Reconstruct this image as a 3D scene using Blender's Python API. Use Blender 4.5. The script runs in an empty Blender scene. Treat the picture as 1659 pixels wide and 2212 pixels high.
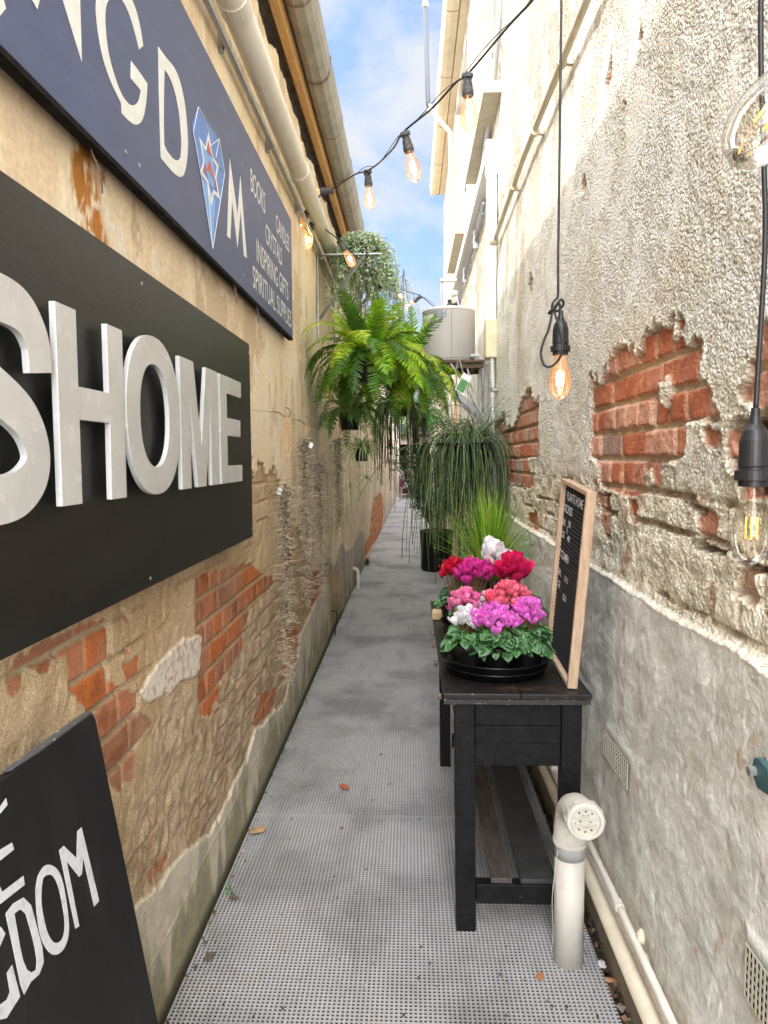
import bpy, bmesh, math, random
import numpy as np
from mathutils import Vector, Matrix, Quaternion
random.seed(7)
S = bpy.context.scene
COL = S.collection
rad = math.radians

# ---------------------------------------------------------------- camera
cam_d = bpy.data.cameras.new('camera')
cam = bpy.data.objects.new('camera', cam_d); COL.objects.link(cam); S.camera = cam
RHO = .005
_y = math.asin(.0365 + RHO*.0757); _p = math.asin(.0761 - RHO*.037)
_f = Vector((-math.sin(_y)*math.cos(_p), math.cos(_y)*math.cos(_p), -math.sin(_p)))
_r0 = Vector((math.cos(_y), math.sin(_y), 0)); _u0 = _r0.cross(_f)
_R = math.cos(RHO)*_r0 - math.sin(RHO)*_u0; _U = math.cos(RHO)*_u0 + math.sin(RHO)*_r0
cam.matrix_world = Matrix(((_R.x, _U.x, -_f.x, 0), (_R.y, _U.y, -_f.y, 0), (_R.z, _U.z, -_f.z, 1.5), (0, 0, 0, 1)))
cam_d.sensor_fit = 'VERTICAL'; cam_d.sensor_height = 36; cam_d.lens = 36*1550/2212
cam_d.clip_start = .05; cam_d.clip_end = 500
cam_d.dof.use_dof = False

# ---------------------------------------------------------------- sky, sun, exposure
SUN_DIR = Vector((1.0, -.62, -1.07)).normalized()      # the way the light travels
sun_elev = math.asin(-SUN_DIR.z); sun_az = math.atan2(-SUN_DIR.x, -SUN_DIR.y)
W = bpy.data.worlds.new('World'); S.world = W; W.use_nodes = True
nt = W.node_tree; nt.nodes.clear()
def nn(t, **k):
    n = nt.nodes.new(t)
    for a, b in k.items(): setattr(n, a, b)
    return n
wo = nn('ShaderNodeOutputWorld'); bg = nn('ShaderNodeBackground'); sky = nn('ShaderNodeTexSky')
sky.sky_type = 'NISHITA'; sky.sun_disc = False; sky.sun_elevation = sun_elev; sky.sun_rotation = sun_az
sky.air_density = 1.0; sky.dust_density = 1.2; sky.ozone_density = 1.5
tc = nn('ShaderNodeTexCoord'); mp = nn('ShaderNodeMapping'); mp.inputs['Scale'].default_value = (1.6, 1.6, 3.2)
cn = nn('ShaderNodeTexNoise'); cn.inputs['Scale'].default_value = 3.4; cn.inputs['Detail'].default_value = 9; cn.inputs['Roughness'].default_value = .58
cn.inputs['Distortion'].default_value = .25
cr = nn('ShaderNodeValToRGB'); cr.color_ramp.elements[0].position = .41; cr.color_ramp.elements[1].position = .62
cr.color_ramp.elements[0].color = (.0, .0, .0, 1); cr.color_ramp.elements[1].color = (1, 1, 1, 1)
cmx = nn('ShaderNodeMixRGB'); cmx.inputs[2].default_value = (2.4, 2.5, 2.68, 1)
haze_c = nn('ShaderNodeMixRGB'); haze_c.inputs[0].default_value = .68; haze_c.inputs[2].default_value = (.76, 1.25, 2.25, 1)
nt.links.new(tc.outputs['Generated'], mp.inputs[0]); nt.links.new(mp.outputs[0], cn.inputs['Vector'])
nt.links.new(cn.outputs['Fac'], cr.inputs[0]); nt.links.new(cr.outputs[0], cmx.inputs[0])
nt.links.new(sky.outputs[0], haze_c.inputs[1]); nt.links.new(haze_c.outputs[0], cmx.inputs[1])
# sky brightened overhead and behind the camera, added fill for the shaded lane
vd = nn('ShaderNodeVectorMath', operation='DOT_PRODUCT'); vd.inputs[1].default_value = (-.05, -.42, .90); nt.links.new(tc.outputs['Generated'], vd.inputs[0])
mr = nn('ShaderNodeMapRange', interpolation_type='SMOOTHSTEP'); mr.inputs['From Min'].default_value = .12; mr.inputs['From Max'].default_value = .62; mr.inputs['To Max'].default_value = 1; nt.links.new(vd.outputs['Value'], mr.inputs['Value'])
bm = nn('ShaderNodeMixRGB'); bm.inputs[2].default_value = (12.5, 12.9, 13.6, 1); nt.links.new(mr.outputs[0], bm.inputs[0]); nt.links.new(cmx.outputs[0], bm.inputs[1])
vd2 = nn('ShaderNodeVectorMath', operation='DOT_PRODUCT'); vd2.inputs[1].default_value = (0, -.93, .36); nt.links.new(tc.outputs['Generated'], vd2.inputs[0])
mr2 = nn('ShaderNodeMapRange', interpolation_type='SMOOTHSTEP'); mr2.inputs['From Min'].default_value = .45; mr2.inputs['From Max'].default_value = .85; mr2.inputs['To Max'].default_value = 1; nt.links.new(vd2.outputs['Value'], mr2.inputs['Value'])
bm2 = nn('ShaderNodeMixRGB'); bm2.inputs[2].default_value = (34, 34.5, 36, 1); nt.links.new(mr2.outputs[0], bm2.inputs[0]); nt.links.new(bm.outputs[0], bm2.inputs[1])
gain = nn('ShaderNodeVectorMath', operation='SCALE'); gain.inputs['Scale'].default_value = 1.55; nt.links.new(bm2.outputs[0], gain.inputs[0]); nt.links.new(gain.outputs[0], bg.inputs[0]); nt.links.new(bg.outputs[0], wo.inputs[0])
bg.inputs[1].default_value = .15
sl = bpy.data.lights.new('sun', 'SUN'); sl.energy = 2.0; sl.angle = rad(.5); sl.color = (1, .95, .86)
so = bpy.data.objects.new('sun', sl); COL.objects.link(so); so.rotation_euler = SUN_DIR.to_track_quat('-Z', 'Y').to_euler()
S.view_settings.view_transform = 'Standard'; S.view_settings.look = 'None'; S.view_settings.gamma = 1
S.view_settings.exposure = .62
S.cycles.max_bounces = 8; S.cycles.diffuse_bounces = 5; S.cycles.transparent_max_bounces = 24

# ---------------------------------------------------------------- helpers
def tag(o, label=None, cat=None, group=None, kind=None):
    if label: o['label'] = label
    if cat: o['category'] = cat
    if group: o['group'] = group
    if kind: o['kind'] = kind
    return o
def thing(name, label, cat, loc=(0, 0, 0), group=None):
    o = bpy.data.objects.new(name, None); COL.objects.link(o); o.location = loc; o.empty_display_size = .1
    return tag(o, label, cat, group)
class MB:
    def __init__(s): s.v = []; s.f = []; s.c = []
    def add(s, vs, fs, c=None):
        b = len(s.v); s.v.extend([tuple(p) for p in vs]); s.f.extend([tuple(i+b for i in f) for f in fs])
        if c is not None: s.c.extend([c]*len(vs))
        return s
    def box(s, lo, hi, M=None, c=None):
        x0, y0, z0 = lo; x1, y1, z1 = hi
        vs = [Vector(p) for p in [(x0,y0,z0),(x1,y0,z0),(x1,y1,z0),(x0,y1,z0),(x0,y0,z1),(x1,y0,z1),(x1,y1,z1),(x0,y1,z1)]]
        if M: vs = [M @ p for p in vs]
        return s.add(vs, [(0,3,2,1),(4,5,6,7),(0,1,5,4),(1,2,6,5),(2,3,7,6),(3,0,4,7)], c)
    def tube(s, pts, r, n=8, cap=True, c=None, flat=1.0):
        pts = [Vector(p) for p in pts]; m = len(pts)
        rs = r if isinstance(r, (list, tuple)) else [r]*m
        up = None; vs = []
        for i, p in enumerate(pts):
            t = (pts[min(i+1, m-1)] - pts[max(i-1, 0)])
            if t.length < 1e-9: t = Vector((0, 0, 1))
            t.normalize()
            if up is None:
                a = Vector((0, 0, 1)) if abs(t.z) < .9 else Vector((1, 0, 0)); up = (a - t*a.dot(t)).normalized()
            else:
                up = up - t*up.dot(t)
                if up.length < 1e-6: up = t.orthogonal()
                up.normalize()
            sd = t.cross(up)
            for k in range(n):
                a = 2*math.pi*k/n; vs.append(p + rs[i]*(math.cos(a)*up*flat + math.sin(a)*sd))
        fs = [(i*n+k, i*n+(k+1) % n, (i+1)*n+(k+1) % n, (i+1)*n+k) for i in range(m-1) for k in range(n)]
        if cap: fs += [tuple(range(n))[::-1], tuple((m-1)*n+k for k in range(n))]
        return s.add(vs, fs, c)
    def lathe(s, prof, M=None, n=28, c=None):
        M = M or Matrix(); vs = []
        for r, z in prof:
            for k in range(n):
                a = 2*math.pi*k/n; vs.append(M @ Vector((r*math.cos(a), r*math.sin(a), z)))
        m = len(prof)
        fs = [(i*n+k, i*n+(k+1) % n, (i+1)*n+(k+1) % n, (i+1)*n+k) for i in range(m-1) for k in range(n)]
        if prof[0][0] > 1e-5: fs.append(tuple(range(n))[::-1])
        if prof[-1][0] > 1e-5: fs.append(tuple((m-1)*n+k for k in range(n)))
        return s.add(vs, fs, c)
    def prism(s, poly, fn, d, holes=None, c=None):
        """flat outline poly (2-D) lifted by fn(a,b,h); d = thickness. holes: one inner loop with the same number of points"""
        n = len(poly)
        if holes is None:
            vs = [fn(a, b, 0) for a, b in poly] + [fn(a, b, d) for a, b in poly]
            fs = [tuple(range(n))[::-1], tuple(range(n, 2*n))] + [(i, (i+1) % n, n+(i+1) % n, n+i) for i in range(n)]
            return s.add(vs, fs, c)
        q = holes; vs = []
        for h in (0, d):
            vs += [fn(a, b, h) for a, b in poly] + [fn(a, b, h) for a, b in q]
        fs = []
        for i in range(n):
            j = (i+1) % n
            fs += [(i, n+i, n+j, j), (2*n+i, 2*n+j, 3*n+j, 3*n+i), (i, j, 2*n+j, 2*n+i), (n+i, 3*n+i, 3*n+j, n+j)]
        return s.add(vs, fs, c)
def obj(name, mb, m, parent=None, smooth=False, bevel=0, kind=None, normals=False):
    vs = mb.v
    me = bpy.data.meshes.new(name)
    if parent is not None:
        L = parent.location
        p = parent
        while p.parent is not None: p = p.parent; L = L + p.location
        vs = [(a-L.x, b-L.y, c-L.z) for a, b, c in vs]
    me.from_pydata(vs, [], mb.f); me.materials.append(m)
    if mb.c and len(mb.c) == len(mb.v):
        at = me.color_attributes.new('Col', 'FLOAT_COLOR', 'POINT')
        at.data.foreach_set('color', np.array([(a[0], a[1], a[2], 1) for a in mb.c], dtype=np.float32).ravel())
    if normals:
        b = bmesh.new(); b.from_mesh(me); bmesh.ops.recalc_face_normals(b, faces=b.faces); b.to_mesh(me); b.free()
    if smooth: me.polygons.foreach_set('use_smooth', [True]*len(me.polygons))
    o = bpy.data.objects.new(name, me); COL.objects.link(o)
    if parent is not None: o.parent = parent
    if bevel:
        md = o.modifiers.new('bevel', 'BEVEL'); md.width = bevel; md.segments = 2; md.limit_method = 'ANGLE'; md.angle_limit = rad(40)
    if kind: o['kind'] = kind
    return o
def copy_tree(o, parent=None):
    c = o.copy(); COL.objects.link(c)
    if parent is not None: c.parent = parent
    for ch in list(o.children): copy_tree(ch, c)
    return c
def qpath(pts, n=8):
    """Catmull-Rom through pts"""
    P = [Vector(p) for p in pts]; P = [2*P[0]-P[1]] + P + [2*P[-1]-P[-2]]; out = []
    for i in range(1, len(P)-2):
        for k in range(n):
            t = k/n; a, b, c, d = P[i-1:i+3]
            out.append(.5*((2*b) + (c-a)*t + (2*a-5*b+4*c-d)*t*t + (-a+3*b-3*c+d)*t**3))
    out.append(P[-2]); return out

# ---------------------------------------------------------------- materials
def newmat(name):
    m = bpy.data.materials.new(name); m.use_nodes = True; t = m.node_tree
    b = t.nodes['Principled BSDF']; return m, t, b
def nz(t, scale, detail=4, rough=.6, vec=None, coord='Object', dist=0):
    n = t.nodes.new('ShaderNodeTexNoise'); n.inputs['Scale'].default_value = scale; n.inputs['Detail'].default_value = detail
    n.inputs['Roughness'].default_value = rough; n.inputs['Distortion'].default_value = dist
    if vec is None:
        c = t.nodes.new('ShaderNodeTexCoord'); vec = c.outputs[coord]
    t.links.new(vec, n.inputs['Vector']); return n
def ramp(t, src, p0, p1, c0=(0, 0, 0), c1=(1, 1, 1)):
    r = t.nodes.new('ShaderNodeValToRGB'); r.color_ramp.elements[0].position = p0; r.color_ramp.elements[1].position = p1
    r.color_ramp.elements[0].color = (*c0, 1); r.color_ramp.elements[1].color = (*c1, 1); t.links.new(src, r.inputs[0]); return r
def mixc(t, fac, a, b, mode='MIX'):
    n = t.nodes.new('ShaderNodeMixRGB'); n.blend_type = mode
    for i, x in ((0, fac), (1, a), (2, b)):
        if hasattr(x, 'links'): t.links.new(x, n.inputs[i])
        else: n.inputs[i].default_value = x if i == 0 else (*x, 1)
    return n.outputs[0]
def bump(t, b, h, strength=.4, dist=.002, prev=None):
    n = t.nodes.new('ShaderNodeBump'); n.inputs['Strength'].default_value = strength; n.inputs['Distance'].default_value = dist
    t.links.new(h, n.inputs['Height'])
    if prev is not None: t.links.new(prev, n.inputs['Normal'])
    if b is not None: t.links.new(n.outputs[0], b.inputs['Normal'])
    return n.outputs[0]
def mk(name, col, rough=.6, metal=0, col2=None, scale=12, p=(.35, .65), bs=0, bst=.3, bd=.001, spec=.5, attr=False, sub=0, trans=0, stretch=None, col3=None, s3=40, p3=(.6, .7)):
    m, t, b = newmat(name); b.inputs['Roughness'].default_value = rough; b.inputs['Metallic'].default_value = metal
    b.inputs['Specular IOR Level'].default_value = spec
    vec = None
    if stretch:
        c = t.nodes.new('ShaderNodeTexCoord'); q = t.nodes.new('ShaderNodeMapping'); q.inputs['Scale'].default_value = stretch
        t.links.new(c.outputs['Object'], q.inputs[0]); vec = q.outputs[0]
    base = col
    if attr:
        a = t.nodes.new('ShaderNodeAttribute'); a.attribute_name = 'Col'; base = a.outputs['Color']
    if col2 is not None:
        n = nz(t, scale, 6, .65, vec); r = ramp(t, n.outputs['Fac'], *p); base = mixc(t, r.outputs[0], base, col2)
    if col3 is not None:
        n = nz(t, s3, 5, .7, vec); r = ramp(t, n.outputs['Fac'], *p3); base = mixc(t, r.outputs[0], base, col3)
    if hasattr(base, 'links'): t.links.new(base, b.inputs['Base Color'])
    else: b.inputs['Base Color'].default_value = (*base, 1)
    if bs: bump(t, b, nz(t, bs, 5, .6, vec).outputs['Fac'], bst, bd)
    if trans:
        tr = t.nodes.new('ShaderNodeBsdfTranslucent'); ms = t.nodes.new('ShaderNodeMixShader'); ms.inputs[0].default_value = trans
        if hasattr(base, 'links'): t.links.new(base, tr.inputs[0])
        else: tr.inputs[0].default_value = (*base, 1)
        t.links.new(b.outputs[0], ms.inputs[1]); t.links.new(tr.outputs[0], ms.inputs[2]); t.links.new(ms.outputs[0], t.nodes['Material Output'].inputs[0])
    return m
def emit(name, col, st):
    m, t, b = newmat(name); b.inputs['Base Color'].default_value = (*col, 1); b.inputs['Emission Color'].default_value = (*col, 1); b.inputs['Emission Strength'].default_value = st
    return m

# ---------------------------------------------------------------- numpy noise for the wall reliefs
def _h(i, j, s): 
    v = np.sin(i*127.1 + j*311.7 + s*74.7)*43758.5453; return v - np.floor(v)
def vn(x, y, s=0):
    i = np.floor(x); j = np.floor(y); fx = x-i; fy = y-j; fx = fx*fx*(3-2*fx); fy = fy*fy*(3-2*fy)
    return (_h(i, j, s)*(1-fx) + _h(i+1, j, s)*fx)*(1-fy) + (_h(i, j+1, s)*(1-fx) + _h(i+1, j+1, s)*fx)*fy
def fbm(x, y, s=0, o=4, g=.5):
    a = 1.; t = 0.; w = 0.
    for k in range(o): t = t + a*vn(x, y, s+k*13); w += a; x = x*2.03+7.1; y = y*2.03+3.3; a *= g
    return t/w
def sst(a, b, x): 
    t = np.clip((x-a)/(b-a), 0, 1); return t*t*(3-2*t)
def sdf(poly, Y, Z, pad=.12):
    """signed distance (positive inside) of grid points to a polygon"""
    P = np.array(poly); out = np.full(Y.shape, -9.)
    m = (Y > P[:, 0].min()-pad) & (Y < P[:, 0].max()+pad) & (Z > P[:, 1].min()-pad) & (Z < P[:, 1].max()+pad)
    y = Y[m]; z = Z[m]; d = np.full(y.shape, 9.); ins = np.zeros(y.shape, bool)
    for k in range(len(P)):
        a = P[k-1]; b = P[k]; e = b-a; L = e@e+1e-12
        t = np.clip(((y-a[0])*e[0] + (z-a[1])*e[1])/L, 0, 1)
        d = np.minimum(d, np.hypot(y-a[0]-t*e[0], z-a[1]-t*e[1]))
        c = ((a[1] > z) != (b[1] > z)) & (y < (b[0]-a[0])*(z-a[1])/(b[1]-a[1]+1e-12)+a[0]); ins ^= c
    out[m] = np.where(ins, d, -d); return out
def umax(polys, Y, Z):
    o = np.full(Y.shape, -9.)
    for p in polys: o = np.maximum(o, sdf(p, Y, Z))
    return o
def bricks(Y, Z, L=.235, H=.086, m=.012, z0=0., s=0):
    wob = .004*(vn(Y*9, Z*9, 50+s)-.5)
    row = np.floor((Z-z0+wob)/H); fz = (Z-z0+wob) - row*H
    hdr = (np.mod(row, 2) == 0)
    LL = np.where(hdr, L*.5, L)
    yy = Y + wob + row*.071 + _h(row, row*0, 3+s)*.05
    cl = np.floor(yy/LL); fy = yy - cl*LL
    e = np.minimum(np.minimum(fz, H-fz), np.minimum(fy, LL-fy))
    r = _h(cl, row, 11+s); r2 = _h(cl, row, 29+s); r3 = _h(cl, row, 41+s)
    return sst(m*.35, m*.75, e), r, r2, r3            # 1 on brick, 0 in mortar
def mx(a, b, t):
    t = t[..., None] if t.ndim == 2 else t
    return a*(1-t) + np.asarray(b)*t
def wall_mesh(name, X, Y, Z, C, A, mat, parent, flip):
    h, w = Y.shape; n = h*w
    co = np.stack([X, Y, Z], -1).reshape(-1, 3).astype(np.float32)
    i = np.arange(n).reshape(h, w); a = i[:-1, :-1].ravel(); b = i[:-1, 1:].ravel(); c = i[1:, 1:].ravel(); d = i[1:, :-1].ravel()
    q = np.stack([a, b, c, d] if not flip else [a, d, c, b], 1).astype(np.int32)
    me = bpy.data.meshes.new(name); me.vertices.add(n); me.vertices.foreach_set('co', co.ravel())
    me.loops.add(q.size); me.loops.foreach_set('vertex_index', q.ravel()); k = len(q)
    me.polygons.add(k); me.polygons.foreach_set('loop_start', np.arange(k, dtype=np.int32)*4); me.polygons.foreach_set('loop_total', np.full(k, 4, np.int32))
    me.update(calc_edges=True)
    for nm, arr in (('Col', C), ('Aux', A)):
        at = me.color_attributes.new(nm, 'FLOAT_COLOR', 'POINT')
        v = np.ones((n, 4), np.float32); v[:, :3] = np.clip(arr.reshape(-1, 3), 0, 1); at.data.foreach_set('color', v.ravel())
    me.polygons.foreach_set('use_smooth', np.ones(k, bool)); me.materials.append(mat)
    o = bpy.data.objects.new(name, me); COL.objects.link(o); o.parent = parent
    return o
def wall_mat(name, grain, pits=(.42, .38, .33), vor=0, gb=.9):
    m, t, b = newmat(name); b.inputs['Roughness'].default_value = .92; b.inputs['Specular IOR Level'].default_value = .2
    a = t.nodes.new('ShaderNodeAttribute'); a.attribute_name = 'Col'
    x = t.nodes.new('ShaderNodeAttribute'); x.attribute_name = 'Aux'; sp = t.nodes.new('ShaderNodeSeparateColor'); t.links.new(x.outputs['Color'], sp.inputs[0])
    g1 = nz(t, grain, 3, .65); g2 = nz(t, grain*2.6, 3, .7); g3 = nz(t, 55, 5, .6)
    # speckle: light and dark grains where the surface is rough (Aux red)
    s1 = ramp(t, g1.outputs['Fac'], .36, .60, pits, (1.12, 1.11, 1.08))
    if vor:
        vo = t.nodes.new('ShaderNodeTexVoronoi'); vo.feature = 'SMOOTH_F1'; vo.inputs['Scale'].default_value = vor; vo.inputs['Smoothness'].default_value = .18
        tcv = t.nodes.new('ShaderNodeTexCoord'); wp = nz(t, vor*.6, 2, .5); wa = t.nodes.new('ShaderNodeVectorMath'); wa.operation = 'MULTIPLY_ADD'; wa.inputs[1].default_value = (.007, .007, .007)
        t.links.new(wp.outputs['Color'], wa.inputs[0]); t.links.new(tcv.outputs['Object'], wa.inputs[2]); t.links.new(wa.outputs[0], vo.inputs['Vector'])
        vr = ramp(t, vo.outputs['Distance'], .44, .80, (1.06, 1.055, 1.03), pits); s1o = mixc(t, .35, vr.outputs[0], s1.outputs[0], 'MULTIPLY')
    else: s1o = s1.outputs[0]
    f1 = t.nodes.new('ShaderNodeMath'); f1.operation = 'MULTIPLY'; f1.inputs[1].default_value = .9; t.links.new(sp.outputs[0], f1.inputs[0])
    c = mixc(t, f1.outputs[0], a.outputs['Color'], mixc(t, 1., a.outputs['Color'], s1o, 'MULTIPLY'))
    s3 = ramp(t, g3.outputs['Fac'], .3, .7, (.86, .85, .83), (1.1, 1.1, 1.1)); c = mixc(t, 1., c, s3.outputs[0], 'MULTIPLY')
    t.links.new(c, b.inputs['Base Color'])
    ad = t.nodes.new('ShaderNodeMath'); ad.operation = 'MULTIPLY_ADD'; ad.inputs[1].default_value = .4; t.links.new(g2.outputs['Fac'], ad.inputs[0]); t.links.new(g1.outputs['Fac'], ad.inputs[2])
    ml = t.nodes.new('ShaderNodeMath'); ml.operation = 'MULTIPLY'; t.links.new(ad.outputs[0], ml.inputs[0]); t.links.new(sp.outputs[0], ml.inputs[1])
    n1 = bump(t, None, ml.outputs[0], gb, .006)
    if vor:
        iv = t.nodes.new('ShaderNodeMath'); iv.operation = 'MULTIPLY'; iv.inputs[1].default_value = -1; t.links.new(vo.outputs['Distance'], iv.inputs[0])
        mv = t.nodes.new('ShaderNodeMath'); mv.operation = 'MULTIPLY'; t.links.new(iv.outputs[0], mv.inputs[0]); t.links.new(sp.outputs[0], mv.inputs[1]); n1 = bump(t, None, mv.outputs[0], 1.0, .007, n1)
    bump(t, b, g3.outputs['Fac'], .35, .003, n1)
    return m
BRICK_L = [[(1.158,1.152),(1.193,1.165),(1.267,1.16),(1.312,1.163),(1.307,1.1),(1.241,1.12),(1.202,1.097),(1.164,1.106)],[(1.312,1.157),(1.416,1.152),(1.432,1.166),(1.499,1.16),(1.577,1.127),(1.566,1.061),(1.567,1.001),(1.64,0.967),(1.748,0.91),(1.73,0.872),(1.818,0.806),(1.754,0.796),(1.722,0.775),(1.699,0.763),(1.688,0.718),(1.607,0.724),(1.559,0.752),(1.504,0.803),(1.477,0.882),(1.442,0.976),(1.387,1.031),(1.374,1.053),(1.369,1.103),(1.314,1.127)],[(1.647,1.132),(1.694,1.137),(1.692,1.111),(1.664,1.104)],[(1.653,1.052),(1.694,1.049),(1.692,1.026),(1.658,1.03)],[(1.644,1.013),(1.74,1.001),(1.737,0.958),(1.666,0.959)],[(2.228,1.127),(2.662,1.096),(3.085,1.042),(3.128,1.006),(3.48,0.918),(3.534,0.866),(2.981,0.854),(2.853,0.783),(2.848,0.722),(2.628,0.699),(2.502,0.721),(2.497,0.66),(2.351,0.633),(2.249,0.656),(2.22,0.752),(2.241,0.859),(2.205,1.001)],[(3.764,0.602),(4.21,0.509),(4.288,0.411),(4.191,0.291),(3.739,0.315),(3.683,0.437)],[(4.598,0.732),(5.415,0.679),(5.471,0.536),(4.894,0.471),(4.441,0.593)],[(3.173,0.433),(3.547,0.331),(3.48,0.253),(3.022,0.32),(3.028,0.386)],[(1.725,0.447),(1.906,0.4),(1.867,0.367),(1.783,0.388)],[(12.043,0.823),(12.801,0.794),(13.981,0.812),(15.384,0.717),(15.696,0.039),(14.551,-0.012),(11.277,0.045),(9.8,0.064),(9.817,0.212),(10.159,0.301),(11.099,0.31),(11.559,0.613)],[(3.959,1.013),(4.086,0.976),(4.116,0.934),(3.982,0.916),(3.938,0.959)]]
WHITE_L = [(2.272,0.929),(2.238,0.817),(2.101,0.832),(2.02,0.845),(1.942,0.839),(1.873,0.863),(1.775,0.867),(1.733,0.915),(1.797,0.94),(1.934,0.958),(2.091,0.961)]
SAND_TOP = [(1.119,1.309),(1.713,1.321),(2.984,1.48),(3.328,1.477),(3.554,1.383),(4.116,1.15),(4.62,0.819),(5.128,0.626),(5.883,0.555),(6.99,0.438)]
PLINTH_TOP = [(1.637,0.391),(1.749,0.362),(2.017,0.33),(2.315,0.25),(2.845,0.27),(3.023,0.331),(3.717,0.193),(4.282,0.425),(5.395,0.484),(5.78,0.553)]
BRICK_R = [[(2.616,1.799),(2.499,1.76),(2.43,1.789),(2.304,1.831),(2.206,1.833),(2.115,1.814),(2.064,1.801),(2.003,1.837),(1.945,1.855),(1.916,1.855),(1.887,1.831),(1.81,1.844),(1.737,1.825),(1.73,1.802),(1.795,1.805),(1.757,1.786),(1.71,1.765),(1.644,1.747),(1.645,1.677),(1.578,1.65),(1.571,1.618),(1.527,1.584),(1.535,1.57),(1.621,1.566),(1.708,1.574),(1.694,1.539),(1.713,1.492),(1.836,1.477),(1.902,1.448),(1.914,1.408),(2.138,1.382),(2.474,1.389),(2.529,1.47),(2.609,1.496),(2.64,1.563),(2.624,1.727)],[(1.303,1.739),(1.329,1.727),(1.369,1.724),(1.395,1.681),(1.438,1.637),(1.452,1.616),(1.404,1.591),(1.388,1.583),(1.474,1.567),(1.489,1.541),(1.503,1.492),(1.44,1.445),(1.43,1.413),(1.28,1.422)],[(2.497,1.375),(2.336,1.377),(2.325,1.228),(2.416,1.23),(2.466,1.275)],[(1.628,1.372),(1.599,1.391),(1.521,1.376),(1.526,1.313),(1.624,1.31)],[(1.428,1.277),(1.367,1.284),(1.333,1.223),(1.424,1.223)],[(2.137,1.371),(2.076,1.369),(2.064,1.317),(2.114,1.296)],[(1.621,1.566),(1.525,1.558),(1.514,1.53),(1.54,1.508),(1.599,1.532)],[(5.654,1.725),(4.99,1.811),(4.887,1.694),(4.458,1.71),(4.242,1.828),(3.919,1.882),(3.825,1.796),(3.687,1.785),(3.653,1.671),(3.642,1.495),(4.018,1.485),(3.768,1.341),(4.008,1.321),(5.509,1.339)],[(4.0,1.187),(3.705,1.229),(3.635,1.15),(3.749,1.032),(3.959,1.037)]]
SPARE_R = [[(1.897,1.682),(1.837,1.681),(1.84,1.64),(1.852,1.617),(1.88,1.633)],[(1.875,1.467),(1.656,1.467),(1.475,1.47),(1.425,1.46),(1.505,1.405),(1.707,1.396),(1.899,1.409)],[(2.039,1.444),(1.977,1.466),(1.959,1.426),(2.004,1.409)]]
HOLE_R = [[(1.482,1.563),(1.433,1.572),(1.331,1.58),(1.342,1.547),(1.367,1.496),(1.428,1.493),(1.478,1.515)],[(1.791,1.4),(1.598,1.382),(1.607,1.369),(1.765,1.384)],[(1.424,1.446),(1.321,1.436),(1.32,1.423),(1.415,1.425)],[(3.737,1.299),(3.15,1.306),(3.15,1.298),(3.709,1.286)],[(1.624,1.31),(1.481,1.307),(1.497,1.286),(1.699,1.292)],[(1.463,1.298),(1.304,1.294),(1.303,1.284),(1.413,1.287)]]
CHIP_R = [[(2.106,2.696),(2.081,2.651),(2.108,2.621),(2.141,2.667)],[(2.427,2.814),(2.402,2.729),(2.458,2.673),(2.492,2.721)],[(2.774,2.559),(2.731,2.495),(2.793,2.456),(2.838,2.509)],[(3.945,2.494),(3.861,2.42),(3.936,2.35),(4.025,2.433)],[(2.263,2.569),(2.219,2.538),(2.268,2.512)],[(1.957,2.523),(1.936,2.496),(1.961,2.496)]]
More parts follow.
